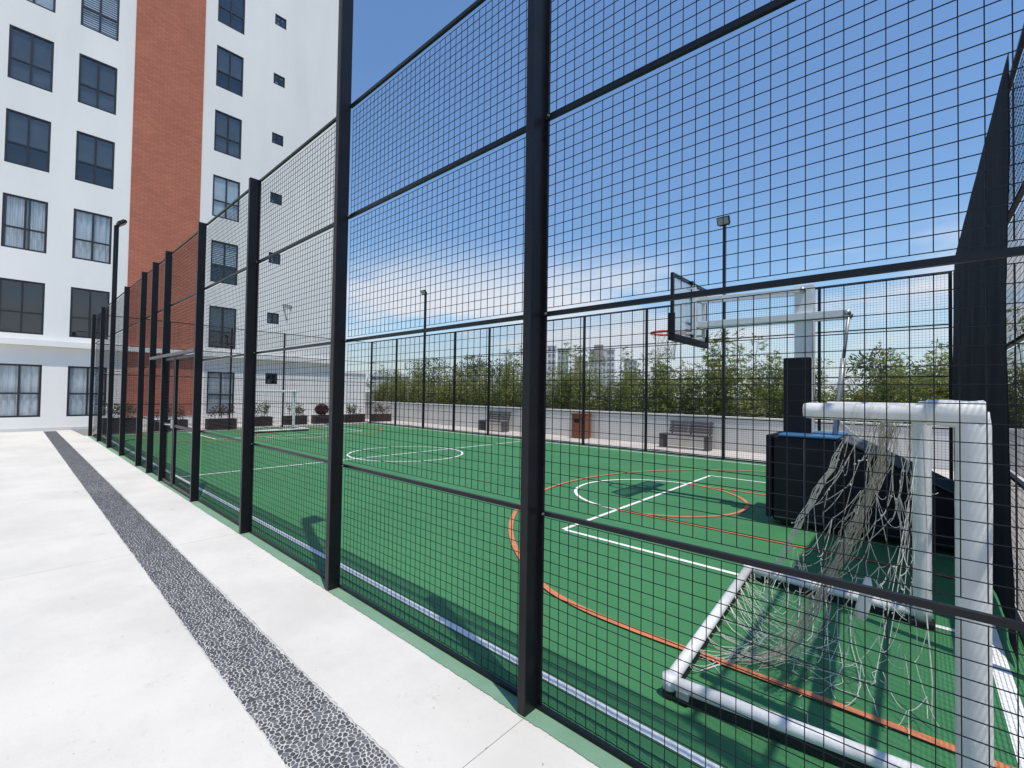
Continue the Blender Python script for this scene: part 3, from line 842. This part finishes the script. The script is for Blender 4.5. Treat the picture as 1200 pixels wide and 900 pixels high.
def make_goal(label):
    g = thing('small_goal', label, 'goal', (0, 0, 0), 'small white goals at the two ends')
    H = 1.505
    up = lambda v, z: Vector((v.x, v.y, z))
    mb = MB(); padded_tube(mb, up(GD, .05), up(GD, H + .01), .05, seed=3); mb.build('goal_post', 'goalpad', g, True)
    mb = MB(); padded_tube(mb, up(GC, .05), up(GC, H), .050, seed=4); mb.build('goal_post', 'goalpad', g, True)
    mb = MB(); padded_tube(mb, up(GD, H), up(GC, H), .046, seed=5); mb.build('crossbar', 'goalpad', g, True)
    # rounded padded corner
    mb = MB(); padded_tube(mb, Vector((GD.x + .035, GD.y, H)), Vector((GD.x - .13, GD.y, H)), .052, seed=8, amp=.07); mb.build('corner_pad', 'goalpad', g, True)
    for p in (GD, GC):
        e = Vector((p.x - .545, p.y + .02, H - .005))
        mb = MB(); padded_tube(mb, up(p, H - .005), e, .036, seed=6, amp=.03); mb.build('top_side_bar', 'goalpad', g, True)
    for nm, p, q in (('base_side_bar', GA, GD), ('base_side_bar', GB, GC), ('base_back_bar', GA, GB)):
        MB().tube([up(p, .085), up(q, .085)], .033, 14).build(nm, 'goaltube', g, True)
    for p, q in ((GA, GD), (GB, GC), (GA, GB)):
        t = (q - p).normalized() * .05
        mb = MB(); mb.bar(up(p - t * .6, .034), up(q - t, .034), .04, .042); mb.build('rubber_skid', 'rubber', g)
    for p, a in ((GA, 1), (GB, -1)):
        w = MB(); w.tube([(p.x + .075, p.y - .022, .036), (p.x + .075, p.y + .022, .036)], .032, 16); w.build('wheel', 'rubber', g, True)
        f = MB(); f.box(p.x + .045, p.x + .105, p.y - .03, p.y + .03, .04, .075); f.build('wheel_bracket', 'zinc', g)
        MB().tube([up(p, .052), up(p, .119)], .036, 14).build('corner_joint', 'goaltube', g, True)
    for p in (GC, GD): MB().box(p.x - .06, p.x + .06, p.y - .06, p.y + .06, .012, .05).build('foot', 'rubber', g, bevel=.006)
    return g
goal = make_goal('small white padded goal with torn net behind the pavement-side fence')
goal2 = copy_tree(goal)
goal2['label'] = 'small white goal at the far end, in front of the planters'
# the far goal stands at the other end, turned round
ctr = Vector((-.05, 3.34, 0))
goal2.rotation_euler.z = R(180 - 2); goal2.location = Vector((-18.55, 6.72, 0)) - Matrix.Rotation(R(178), 3, 'Z') @ Vector((.09, 3.34, 0))

# torn net: two gathered ropes of cord, slack meshes between, tails on the ground
net = thing('goal_net', 'torn off-white cord net bunched and hanging from the small padded goal', 'net', (0, 0, 0))
nr = random.Random(21)
# guide curves (top of the goal -> back of the base frame)
G1 = [(-.22, 2.62, 1.47), (-.32, 2.85, 1.22), (-.47, 3.05, .92), (-.58, 3.15, .66), (-.69, 3.18, .38), (-.80, 3.05, .12), (-.90, 2.75, .03)]
G2 = [(-.10, 2.55, 1.50), (-.14, 2.75, 1.22), (-.24, 2.95, .92), (-.34, 3.08, .63), (-.46, 3.10, .34), (-.58, 3.02, .10), (-.78, 2.90, .03)]
G3 = [(-.04, 2.55, 1.50), (-.06, 2.85, 1.2), (-.06, 3.05, .92), (-.12, 3.10, .68), (-.16, 3.12, .42), (-.22, 3.05, .14), (-.25, 2.8, .03)]
G4 = [(-.02, 2.65, 1.49), (-.01, 3.0, 1.15), (-.03, 3.2, .85), (-.01, 3.2, .6), (.02, 3.1, .36), (.04, 2.95, .12), (.05, 2.75, .03)]
NS = 34
P1, P2, P3, P4 = (smooth_path(g, NS) for g in (G1, G2, G3, G4))
def guide(u, i):
    if u < 1: return P1[i].lerp(P2[i], u)
    if u < 2: return P2[i].lerp(P3[i], u - 1)
    return P3[i].lerp(P4[i], u - 2)
mb = MB()                                   # gathered, weathered bundle
for k in range(38):
    ax, ay, ph = nr.gauss(0, .5), nr.gauss(0, .5), nr.uniform(0, 6)
    i0 = 0 if nr.random() < .7 else nr.randint(2, 12); i1 = NS if nr.random() < .5 else nr.randint(18, NS - 2)
    pts = []
    for i in range(i0, i1 + 1):
        s = .028 + .05 * (i / NS) ** 1.3 + .012 * math.sin(i * .6)
        c = P2[i]
        pts.append(c + Vector((ax * s + .008 * math.sin(i * 1.9 + ph), ay * s + .008 * math.sin(i * 1.3 + ph * 2), .006 * math.sin(i * 1.1 + ph))))
        if pts[-1].z < .014: pts[-1].z = .014
    if len(pts) > 2: mb.tube(pts, .0017, 4)
o = mb.build('gathered_net', 'oldrope', net)
mb = MB()                                   # second, thinner gather on the left edge
for k in range(10):
    ax, ay, ph = nr.gauss(0, .5), nr.gauss(0, .5), nr.uniform(0, 6)
    pts = []
    for i in range(nr.randint(0, 6), nr.randint(16, 27)):
        s = .012 + .035 * (i / NS)
        pts.append(P1[i] + Vector((ax * s + .006 * math.sin(i * 1.7 + ph), ay * s, .006 * math.sin(i * 1.3 + ph))))
    if len(pts) > 2: mb.tube(pts, .0019, 4)
mb.build('gathered_net', 'rope', net)
mb = MB()                                   # slack diamond mesh between the gathers
def jit(a): return Vector((nr.uniform(-a, a), nr.uniform(-a, a), nr.uniform(-a, a)))
NU = 15
nodes = {}
for j in range(NU + 1):
    for i in range(0, 13):
        u = 3 * j / NU; ii = min(NS, int(i * NS / 12))
        p = guide(u, ii) + jit(.02 + .012 * (i / 12))
        if p.z < .014: p.z = .014 + nr.random() * .006
        nodes[j, i] = p
for j in range(NU + 1):
    for i in range(12):
        for dj in ((1,) if (i + j) % 2 == 0 else (-1,)):
            if (j + dj, i + 1) not in nodes or nr.random() < (.12 if (j < 11 or i < 6) else .72): continue
            a, b = nodes[j, i], nodes[j + dj, i + 1]
            mb.tube(catenary(a, b, nr.uniform(.0, .045), 5), .0017, 4)
        if nr.random() < .20: mb.tube(catenary(nodes[j, i], nodes[j, i + 1], nr.uniform(0, .03), 5), .0017, 4)
    if j < NU:
        for i in (0,): mb.tube(catenary(nodes[j, i], nodes[j + 1, i], .015, 4), .002, 4)
for (j, i), p in list(nodes.items()):
    if i > 1 and nr.random() < .35: mb.tube([p + jit(.006), p + jit(.006)], .0042, 5)      # knots
for k in range(44):                         # loose loops and snapped ends
    j, i = nr.randint(0, NU), nr.randint(2, 9)
    a = nodes[j, i]; b = a + Vector((nr.uniform(-.12, .12), nr.uniform(-.15, .15), -nr.uniform(.05, .22)))
    b.z = max(b.z, .014)
    mb.tube(catenary(a, b, nr.uniform(.02, .09), 8), .0014, 4)
for p in mb.v: pass
mb.v = [(x, y, max(z, .012)) for x, y, z in mb.v]
mb.build('slack_net', 'rope', net)
mb = MB()                                   # net lying over the court inside the base frame, tied to the back bar
for k in range(9):
    a = GA.lerp(GB, .12 + .095 * k) + Vector((.02, 0, .08))
    for m, t in enumerate((.35, .62, .9)):
        b = P2[int(NS * (.62 + .36 * (1 - k / 9) * t))] + Vector((-.10 * (3 - m), .25 * (k / 9 - .3), 0)); b.z = .02 + .10 * m * (k / 9)
        pts = catenary(a, b, .05 + .03 * m, 9)
        mb.tube([(p.x, p.y, max(p.z, .013)) for p in pts], .0021, 4)
c0 = GB + Vector((.05, -.05, .07))
for k in range(9):                          # festoons hanging from the far back corner
    a = GB.lerp(GA, .02 + .06 * k) + Vector((.03, 0, .06)); b = GB.lerp(GC, .05 + .075 * k) + Vector((0, -.03, .07))
    mid = (a + b) / 2 + Vector((.04 + .05 * k, -.10 - .085 * k, 0)); mid.z = .02
    mb.tube([(p.x, p.y, max(p.z, .013)) for p in smooth_path([a, a.lerp(mid, .5) + jit(.02), mid, b.lerp(mid, .5) + jit(.02), b], 14)], .0021, 4)
for k in range(7):
    a = GB.lerp(GA, .05 + .12 * k) + Vector((.03, 0, .06)); b = Vector((-.55 + .06 * k, 3.9 - .12 * k, .014))
    mb.tube([(p.x, p.y, max(p.z, .013)) for p in smooth_path([a, a.lerp(b, .5) + jit(.05), b], 10)], .0019, 4)
for k in range(5):                         # loose cords on the ground
    a = Vector((nr.uniform(-.75, -.1), nr.uniform(2.5, 3.2), .013)); pts = [a]
    ang = nr.uniform(0, 6.28)
    for m in range(8):
        ang += nr.uniform(-.7, .7); pts.append(pts[-1] + Vector((math.cos(ang), math.sin(ang), 0)) * .05)
    mb.tube(smooth_path(pts, 20), .0018, 4)
for k in range(10):                         # tangled along the near base bar
    t = nr.uniform(.35, .98); a = GA.lerp(GD, t) + Vector((0, .03, .09)); b = GA.lerp(GD, min(1, t + nr.uniform(.08, .2))) + Vector((0, .05, .06))
    mb.tube([(p.x, p.y, max(p.z, .013)) for p in catenary(a, b, nr.uniform(.02, .06), 8)], .0018, 4)
mb.build('ground_net', 'rope', net)
mb = MB()                                   # ties round the side bar and long hanging cords by the far post
for k in range(16):
    x = .02 - .24 * nr.random(); a = Vector((x, 2.46, 1.462)); mb.tube([(x + .036 * .3 * math.sin(q), 2.455 + .041 * math.cos(q), 1.5 + .041 * math.sin(q)) for q in [m * .6283 for m in range(10)]], .0018, 4, closed=True)
for k in range(4):
    a = Vector((.00 + .01 * k, 4.15, 1.45)); b = Vector((-.02 - .05 * k, 3.9 - .3 * k, .4 - .1 * k)); mb.tube(catenary(a, b, .05, 10), .0018, 4)
mb.tube([(.02, 3.1, 1.42), (.035, 3.15, .9), (.03, 3.1, .5), (.05, 3.0, .2), (.045, 2.95, .02)], .003, 5)
mb.build('net_tie', 'rope', net)
for ch_ in net.children: ch_['kind'] = 'stuff'
rag = MB().tube([(-.20, 3.12, .60), (-.205, 3.12, .52), (-.225, 3.13, .42), (-.235, 3.13, .36)], [.012, .03, .033, .026], 8).build('rag', 'goalpad', net, True)

# ------------------------------------------------------------------ basketball units
def make_hoop(label):
    h = thing('basketball_hoop', label, 'basketball hoop', (0, YC + .03, 0))
    # ballast base with sloping tail
    prof = [(-1.33, .06), (.43, .06), (.43, .536), (-.655, 1.085), (-1.33, 1.085)]
    mb = MB(); n = len(prof)
    for y in (-.50, .50):
        for x, z in prof: mb.v.append((x, y, z))
    mb.f.append(tuple(range(n))); mb.f.append(tuple(range(2 * n - 1, n - 1, -1)))
    for i in range(n): mb.f.append((i, n + i, n + (i + 1) % n, (i + 1) % n))
    base = mb.build('base', 'vinylblack', h, bevel=.02)
    mb = MB(); sl = Vector((.43, 0, .536)) - Vector((-.655, 0, 1.085))
    for y in (-.515, .515):
        for t, dz in ((0, 0), (1, 0), (1, .025), (0, .025)): mb.v.append((-.65 + sl.x * t, y, 1.088 + sl.z * t + dz))
    mb.f += [(0,1,2,3),(7,6,5,4),(0,4,5,1),(1,5,6,2),(2,6,7,3),(3,7,4,0)]
    mb.build('slope_cover', 'vinylgrey', base, bevel=.006)
    MB().box(-1.27, -.67, -.51, .51, 1.087, 1.118).build('top_pad', 'vinylsky', base, bevel=.012)  # top face coloured as if mirroring the sky
    MB().box(-1.40, -1.335, -.53, .53, .09, 1.10).build('front_pad', 'vinylblack', base, bevel=.02)
    for x in (-1.0, -.70): MB().box(x - .006, x + .006, -.507, -.4995, .08, 1.07).build('seam', 'vinylgrey', base)
    MB().box(-1.31, .41, -.506, -.4995, .10, .112).build('seam', 'vinylgrey', base)
    for x in (-1.22, .30):
        for y in (-.42, .42):
            MB().tube([(x, y - .025, .035), (x, y + .025, .035)], .034, 12).build('caster', 'rubber', base, True)
    # mast, pad
    MB().box(-1.175, -.975, -.09, .09, 1.12, 3.0).build('mast', 'whitesteel', h, bevel=.008)
    MB().box(-1.285, -.985, -.15, .15, 1.12, 2.07).build('mast_pad', 'vinylblack', h, bevel=.015)
    mb = MB(); mb.bar((-2.40, -.115, 2.60), (-.60, -.115, 2.585), .05, .085); mb.build('lower_arm', 'whitesteel', h, bevel=.004)
    mb = MB(); mb.bar((-2.40, .115, 2.60), (-.60, .115, 2.585), .05, .085); mb.build('lower_arm', 'whitesteel', h, bevel=.004)
    for y in (-.115, .115):
        mb = MB(); mb.bar((-2.40, y, 2.975), (-1.10, y, 2.93), .04, .05); mb.build('upper_arm', 'whitesteel', h, bevel=.004)
        MB().tube([(-1.17 + .09, y - .03, 2.93), (-1.17 + .09, y + .03, 2.93)], .03, 10).build('pivot', 'zinc', h, True)
        MB().tube([(-.62, y - .03, 2.587), (-.62, y + .03, 2.587)], .035, 10).build('pivot', 'zinc', h, True)
    MB().tube([(-.62, 0, 2.57), (-.68, 0, 1.95)], .018, 10).build('strut', 'zinc', h, True)
    MB().tube([(-.67, 0, 2.05), (-.76, 0, 1.05)], .03, 10).build('strut_sleeve', 'zinc', h, True)
    MB().tube([(-.62, -.11, 2.587), (-.62, .11, 2.587)], .016, 8).build('cross_pin', 'zinc', h, True)
    mb = MB(); mb.bar((-.97, .06, 1.50), (-.45, .06, .99), .05, .05); mb.build('brace', 'whitesteel', h)
    # board
    b0, b1, z0, z1 = -.70, .66, 2.385, 3.275
    fr = MB(); t = .045
    fr.box(-.02, .02, b0, b0 + t, z0, z1); fr.box(-.02, .02, b1 - t, b1, z0, z1); fr.box(-.019, .019, b0 + t, b1 - t, z0, z0 + t); fr.box(-.019, .019, b0 + t, b1 - t, z1 - t, z1)
    fr.box(.021, .05, -.055, -.01, z0 + t, z1 - .002)
    fo = fr.build('backboard_frame', 'steel', h); fo.location = (-2.53, 0, 0)
    MB().box(-.006, .006, b0 + t, b1 - t, z0 + t, z1 - t).build('backboard', 'boardglass', fo)
    pad = MB(); pad.box(-.045, .045, b0 - .02, b1 + .02, z0 - .055, z0 + .03); pad.box(-.044, .044, b0 - .022, b0 + .028, z0 + .03, z0 + .33); pad.box(-.044, .044, b1 - .028, b1 + .022, z0 + .03, z0 + .33)
    pad.build('edge_padding', 'vinylblack', fo, bevel=.012)
    mk = MB(); s = .30
    for (ya, yb, za, zb) in ((-s, s, 2.62, 2.66), (-s, s, 3.0, 3.04), (-s, -s + .04, 2.66, 3.0), (s - .04, s, 2.66, 3.0)): mk.box(-.0085, -.0065, ya, yb, za, zb)
    mk.build('shooter_square', 'linewhite', fo)
    sp = MB()
    for y in (-.20, .20): sp.box(.10, .15, y - .025, y + .025, 2.45, 3.16)
    sp.box(.102, .148, -.175, .175, 2.56, 2.64); sp.box(.102, .148, -.175, .175, 2.95, 3.0)
    for y in (-.20, .20):
        for z in (2.46, 3.12): sp.box(.02, .10, y - .02, y + .02, z, z + .03)
    sp.build('board_support', 'whitesteel', fo, bevel=.003)
    # rim and net
    rc = Vector((-2.90, 0, 2.535)); rr = .225
    ring = MB(); ring.tube([rc + Vector((rr * math.cos(a), rr * math.sin(a), 0)) for a in [2 * math.pi * k / 40 for k in range(40)]], .019, 8, closed=True)
    ro = ring.build('rim', 'rim', h, True)
    pl = MB(); pl.box(-2.60, -2.556, -.08, .08, 2.47, 2.56); pl.box(-2.69, -2.60, -.05, .05, 2.51, 2.53); pl.bar((-2.60, -.05, 2.49), (-2.74, -.15, 2.53), .012, .02); pl.bar((-2.60, .05, 2.49), (-2.74, .15, 2.53), .012, .02)
    pl.build('rim_bracket', 'rim', ro)
    mb = MB(); NN = 12; prev = None
    radii = [.215, .185, .15, .13, .125, .125]
    for lv in range(5):
        for k in range(NN):
            def pt(l, kk): a = 2 * math.pi * (kk + .5 * (l % 2)) / NN; return rc + Vector((radii[l] * math.cos(a), radii[l] * math.sin(a), -.085 * l))
            mb.tube([pt(lv, k), pt(lv + 1, k)], .0035, 4, False); mb.tube([pt(lv, k), pt(lv + 1, k - 1 if lv % 2 == 0 else k + 1)], .0035, 4, False)
    mb.build('hoop_net', 'rope', ro)
    return h
hoop = make_hoop('wheeled basketball hoop with glass board, white arms and black padded base')

# ------------------------------------------------------------------ far side: wall, benches, bin
wl = thing('low_wall', 'low white painted wall behind the far fence, below the bamboo', 'wall', (0, 13.95, 0))
MB().box(-31, 10, 0, .18, 0, .93).build('wall_face', 'wallpaint', wl)
MB().box(-31.01, 10.01, -.02, .20, .932, .985).build('coping', 'wallpaint', wl, bevel=.008)
for k in range(1, 16): MB().box(-22.9 + k * 2.05, -22.9 + k * 2.05 + .012, -.006, -.001, .0, .93).build('joint_strip', 'stuccoshade', wl)
structure(MB().box(-30, 14, 14.13, 16.6, -.03, .78).build('planting_bed', 'soil'))

def make_bench(label, x):
    b = thing('bench', label, 'bench', (x, 13.45, .012), 'benches against the low white wall')
    b.location.y = 13.22; b.location.x = x * .983
    L = 1.45
    for sx in (0, L - .13): MB().box(sx, sx + .12, -.05, .30, 0, .38).build('leg', 'benchwood', b, bevel=.006)
    for k in range(4): MB().box(0, L, -.06 + k * .093, -.06 + k * .093 + .082, .382, .42).build('slat', 'benchwood', b)
    for k in range(4):
        for a, c in ((.16, L / 2 - .01), (L / 2 + .01, L - .02)):
            q = MB().box(a, c, -.012, .012, 0, .075).build('slat', 'benchwood', b); q.location = (0, .33 + .022 * k, .455 + k * .088); q.rotation_euler.x = R(-14)
    for sx in (.22, L / 2 + .06, L - .12):
        q = MB().box(sx, sx + .04, .0, .03, 0, .45).build('back_strut', 'steel', b); q.location = (0, .325, .37); q.rotation_euler.x = R(-14)
    return b
make_bench('dark slatted bench against the white wall, under the basketball hoop arm', -5.92)
make_bench('dark slatted bench against the white wall, closer to the apartment building', -13.95)
bn = thing('litter_bin', 'reddish brown wooden litter bin with dark opening by the low white wall', 'litter bin', (-8.90, 13.62, .012))
MB().box(-.25, .25, -.19, .19, .03, .82).build('inner_box', 'rubber', bn)
for k in range(5):
    for y in (-.215, .192):
        z1 = .84
        if y < 0 and k in (1, 2): 
            MB().box(-.27 + k * .109, -.27 + k * .109 + .1, y, y + .022, .02, .55).build('slat', 'binwood', bn); MB().box(-.27 + k * .109, -.27 + k * .109 + .1, y, y + .022, .70, z1).build('slat', 'binwood', bn)
        else: MB().box(-.27 + k * .109, -.27 + k * .109 + .1, y, y + .022, .02, z1).build('slat', 'binwood', bn)
for k in range(4):
    for x in (-.275, .253): MB().box(x, x + .022, -.185 + k * .094, -.185 + k * .094 + .086, .02, .84).build('slat', 'binwood', bn)
MB().box(-.29, .29, -.235, .235, .842, .885).build('lid', 'binwood', bn, bevel=.006)

# ------------------------------------------------------------------ planters with shrubs
def leafy(mb, c, rx, ry, rz, n, size, r, up=0.0):
    for _ in range(n):
        while True:
            q = Vector((r.uniform(-1, 1), r.uniform(-1, 1), r.uniform(-1, 1)))
            if .12 < q.length < 1: break
        p = Vector(c) + Vector((q.x * rx, q.y * ry, q.z * rz))
        add_leaf(mb, p, q + Vector((0, 0, up)), size * r.uniform(.6, 1.3), r)
def add_leaf(mb, p, d, L, r, wid=.34):
    d = Vector(d) + Vector((r.uniform(-.8, .8), r.uniform(-.8, .8), r.uniform(-.8, .6)))
    d = d.normalized() if d.length > 1e-3 else Vector((0, 0, 1))
    s = d.cross(Vector((r.uniform(-1, 1), r.uniform(-1, 1), r.uniform(-1, 1))))
    if s.length < 1e-3: s = d.orthogonal()
    s = s.normalized() * L * wid * .5; n = len(mb.v)
    mb.v += [tuple(p), tuple(p + d * L * .45 + s), tuple(p + d * L), tuple(p + d * L * .45 - s)]
    mb.f.append((n, n + 1, n + 2, n + 3))
def planter(cx, cy, w, kind, label, plabel, seed, h=.40, d=.42):
    r = random.Random(seed)
    o = thing('planter', label, 'planter', (cx, cy, 0), 'planters before the white building')
    for k in range(4):
        z0 = k * h / 4 + .004; z1 = (k + 1) * h / 4 - .006
        for sx in (-1, 1): MB().box(sx * d / 2 - .012, sx * d / 2 + .012, -w / 2, w / 2, z0, z1).build('plank', 'planter', o)
        for sy in (-1, 1): MB().box(-d / 2 + .013, d / 2 - .013, sy * (w / 2 - .013) - .012, sy * (w / 2 - .013) + .012, z0, z1).build('plank', 'planter', o)
    MB().box(-d / 2 + .014, d / 2 - .014, -w / 2 + .03, w / 2 - .03, .0, h - .05).build('soil', 'soil', o)
    p = thing('planter_shrub', plabel, 'shrub', (cx, cy, h - .05), 'shrubs in the planters')
    st = MB(); lf = MB()
    if kind == 'ball':
        for a in (-.12, 0, .12): st.tube([(0, a, 0), (r.uniform(-.05, .05), a * 1.4, .3)], .014, 5)
        leafy(lf, (0, 0, .32), .25, .30, .24, 2200, .075, r); m = 'redleaf'
    else:
        for k in range(9):
            a = r.uniform(-.42, .42) * w; hgt = r.uniform(.30, .62) * (1.25 if kind == 'tall' else 1)
            tip = Vector((r.uniform(-.16, .16), a + r.uniform(-.18, .18), hgt)); b0 = Vector((r.uniform(-.08, .08), a, 0))
            st.tube([b0, b0.lerp(tip, .5) + Vector((0, r.uniform(-.04, .04), .02)), tip], [.011, .008, .004], 5)
            for q in range(r.randint(34, 60)):
                t = r.uniform(.3, 1.0); add_leaf(lf, b0.lerp(tip, t) + Vector((r.uniform(-.07, .07), r.uniform(-.09, .09), r.uniform(-.03, .05))), (0, 0, .4), r.uniform(.06, .12), r)
        m = 'rust' if kind == 'rust' else 'shrub'
    st.build('stem', 'bark', p); lf.build('foliage', m, p)
planter(-20.35, 2.55, .90, 'shrub', 'slatted dark planter nearest the pavement, by the fence corner', 'loose green shrub in the planter nearest the pavement', 1, .52)
planter(-20.55, 4.0, 1.0, 'rust', 'dark brown planter in front of the brick band', 'sparse rust-tinged shrub in front of the brick band', 2)
planter(-20.35, 5.58, .98, 'rust', 'dark brown planter under the ground floor window right of the brick', 'sparse reddish-green shrub under the window right of the brick', 3)
planter(-21.0, 7.15, 1.0, 'tall', 'dark brown planter behind the small goal at its left side', 'tallest green shrub, behind the left of the far small goal', 4)
planter(-21.1, 8.70, .98, 'shrub', 'dark brown planter behind the right post of the far small goal', 'green shrub behind the right post of the far small goal', 5)
planter(-21.1, 9.95, .80, 'ball', 'dark planter holding the round dark red bush', 'round dark red bush in a planter by the white wall', 6)
planter(-21.0, 11.55, 1.0, 'shrub', 'dark brown planter by the low white annex wall', 'green spiky shrub by the low white annex wall', 7)
planter(-20.75, 12.95, .95, 'rust', 'dark brown planter at the corner of the low wall, beyond the far fence', 'twiggy reddish shrub at the corner of the low wall', 8)

# ------------------------------------------------------------------ bamboo behind the wall
def bamboo_meshes(seed, hgt, dense):
    r = random.Random(seed); st = MB(); lf = MB()
    for k in range(r.randint(7, 10)):
        b0 = Vector((r.uniform(-.45, .45), r.uniform(-.35, .35), 0)); H = hgt * r.uniform(.55, 1.0)
        lean = Vector((r.uniform(-.35, .35), r.uniform(-.3, .3), 0))
        pts = [b0 + lean * (t * t) + Vector((0, 0, H * t)) for t in (0, .25, .5, .75, 1)]
        st.tube(pts, [.016, .014, .011, .008, .003], 5)
        for q in range(int(30 * H)):
            t = r.uniform(.1, 1.0) ** 1.15; i = min(int(t * 4), 3); p = pts[i].lerp(pts[i + 1], t * 4 - i)
            az = r.uniform(0, 6.283); L = r.uniform(.12, .42) * (1.15 - .6 * t); tw = Vector((math.cos(az), math.sin(az), r.uniform(.0, .5))) * L
            st.tube([p, p + tw], .002, 3, False)
            for m in range(r.randint(3, 6)):
                add_leaf(lf, p + tw * r.uniform(.35, 1), tw.normalized() * .8 + Vector((0, 0, -.35)), r.uniform(.09, .17), r, .22)
    for _ in range(dense):
        p = Vector((r.uniform(-.62, .62), r.uniform(-.42, .42), r.uniform(.0, 1) ** .9 * (.5 + .36 * hgt))); add_leaf(lf, p, (0, 0, -.1), r.uniform(.10, .18), r, .26)
    return st.mesh('culms', 'culm'), lf.mesh('foliage', 'bamboo')
variants = [bamboo_meshes(100 + i, h, d) for i, (h, d) in enumerate(((2.2, 1300), (2.8, 1400), (1.9, 1250), (2.5, 1150), (2.1, 1450), (3.1, 1100), (2.4, 1050), (1.8, 1400), (2.9, 1250)))]
ORD = ['first', 'second', 'third', 'fourth', 'fifth', 'sixth', 'seventh', 'eighth', 'ninth', 'tenth', 'eleventh', 'twelfth', 'thirteenth', 'fourteenth', 'fifteenth', 'sixteenth', 'seventeenth', 'eighteenth', 'nineteenth', 'twentieth', 'twenty-first', 'twenty-second', 'twenty-third', 'twenty-fourth', 'twenty-fifth', 'twenty-sixth', 'twenty-seventh', 'twenty-eighth', 'twenty-ninth', 'thirtieth', 'thirty-first', 'thirty-second', 'thirty-third', 'thirty-fourth']
br_ = random.Random(9)
x = -24.6; bi = 0
while x < 3.6 and bi < 34:
    vi = br_.randrange(9)
    if -6 < x < -2: vi = br_.choice((1, 3, 5, 8))
    o = thing('bamboo', f'{ORD[bi]} bamboo clump counting from the white annex, rising behind the low wall', 'bamboo', (x, 15.0 + br_.uniform(-.25, .35), .72), 'bamboo clumps behind the low wall', br_.uniform(-.6, .6))
    s = br_.uniform(.76, 1.12); o.scale = (s * 1.1, s, s)
    link('culms', variants[vi][0], o); link('foliage', variants[vi][1], o)
    x += br_.uniform(.80, .98); bi += 1

# ------------------------------------------------------------------ distant trees and buildings
def tree(loc, hgt, wid, label, seed, size=.34):
    r = random.Random(seed); o = thing('tree', label, 'tree', loc, 'trees beyond the low wall')
    st = MB(); st.tube([(0, 0, 0), (.1, .05, hgt * .3), (.0, .1, hgt * .62)], [.028 * hgt, .022 * hgt, .012 * hgt], 7); lf = MB()
    for k in range(11):
        az = r.uniform(0, 6.283); rad = r.uniform(.1, .75) * wid / 2; z = r.uniform(.38, .92) * hgt
        c = Vector((math.cos(az) * rad, math.sin(az) * rad, z)); st.tube([(0, 0, hgt * r.uniform(.25, .5)), c], [.01 * hgt, .003 * hgt], 5)
        leafy(lf, c, wid * .27, wid * .27, hgt * .13, 190, size, r)
    st.build('trunk', 'bark', o); lf.build('crown', 'treeleaf', o)
def ray_at(px, D):
    d = _f + _r2 * ((px - 600) / 528.56); d = Vector((d.x, d.y, 0)).normalized(); return d * D
for k, (px, D, h, w, lab) in enumerate((
    (447, 85, 6.4, 6.0, 'distant dark tree just beyond the annex roof'), (505, 62, 6.6, 6.5, 'distant broad tree behind the floodlight pole by the annex'),
    (556, 55, 6.6, 5.5, 'dark distant tree left of the nearest tall fence post'), (590, 60, 7.2, 6.0, 'tall distant tree hugging the nearest tall fence post'),
    (668, 80, 5.6, 6.0, 'distant tree between the white towers'), (738, 66, 5.9, 6.0, 'distant tree right of the white towers'),
    (782, 58, 5.6, 5.0, 'distant tree seen under the basketball rim'), (905, 50, 5.4, 6.0, 'distant tree behind the hoop mast'),
    (1035, 42, 5.6, 4.6, 'distant tree seen between hoop base and black cloth'), (1085, 48, 5.2, 5.0, 'distant tree beside the edge of the black cloth'))):
    p = ray_at(px, D); tree((p.x, p.y, -.6), h, w, lab, 300 + k)
def tower(px0, px1, top, D, material, label, floors, cols, cap=None):
    a, b = ray_at(px0, D), ray_at(px1, D); W = (b - a).length; mid = (a + b) / 2; ang = math.atan2((b - a).y, (b - a).x)
    o = thing('apartment_tower', label, 'building', (mid.x, mid.y, -.6), 'distant apartment towers', ang)
    dep = max(8, W * .7); MB().box(-W / 2, W / 2, 0, dep, 0, top + .6).build('wall', material, o)
    MB().box(-W / 2 - .15, W / 2 + .15, -.15, dep + .15, top + .602, top + .95).build('parapet', material, o)
    if cap:
        c0, c1, ch, cm = cap; MB().box(c0, c1, -.4, dep * .6, top - 3.4, top + ch).build('stair_tower', cm, o)
    fh = (top - 3.0) / floors
    wm = MB().box(-W / cols * .27, W / cols * .27, -.06, .02, 0, fh * .48).mesh('window', 'farwindow')
    for i in range(floors):
        for j in range(cols):
            x = -W / 2 + (j + .5) * W / cols
            if cap and i == floors - 1 and cap[0] - .5 < x < cap[1] + .5: continue
            link('window', wm, o, loc=(x, 0, 3.6 + i * fh + fh * .3))
tower(641, 651, 20.6, 180, 'farwhite', 'slim white distant tower touching the nearest tall fence post', 7, 2)
tower(653, 666, 20.0, 184, 'fargreen', 'pale green distant tower beside the slim white one', 7, 3)
tower(674, 688, 12.2, 150, 'farwhite', 'lower white distant block with brown roof room', 4, 3, (-2.2, 1.2, 2.6, 'farbrown'))
tower(691, 720, 19.0, 178, 'farwhite', 'wide white distant tower with a brown stair core rising above its roof', 7, 6, (-3.2, .4, 2.6, 'farbrown'))
tower(731, 746, 17.5, 215, 'farwhite', 'pale distant tower right of the wide white one', 6, 3)
tower(434, 480, 3.4, 58, 'farwhite', 'low pale distant roof beyond the bamboo by the annex', 1, 6)
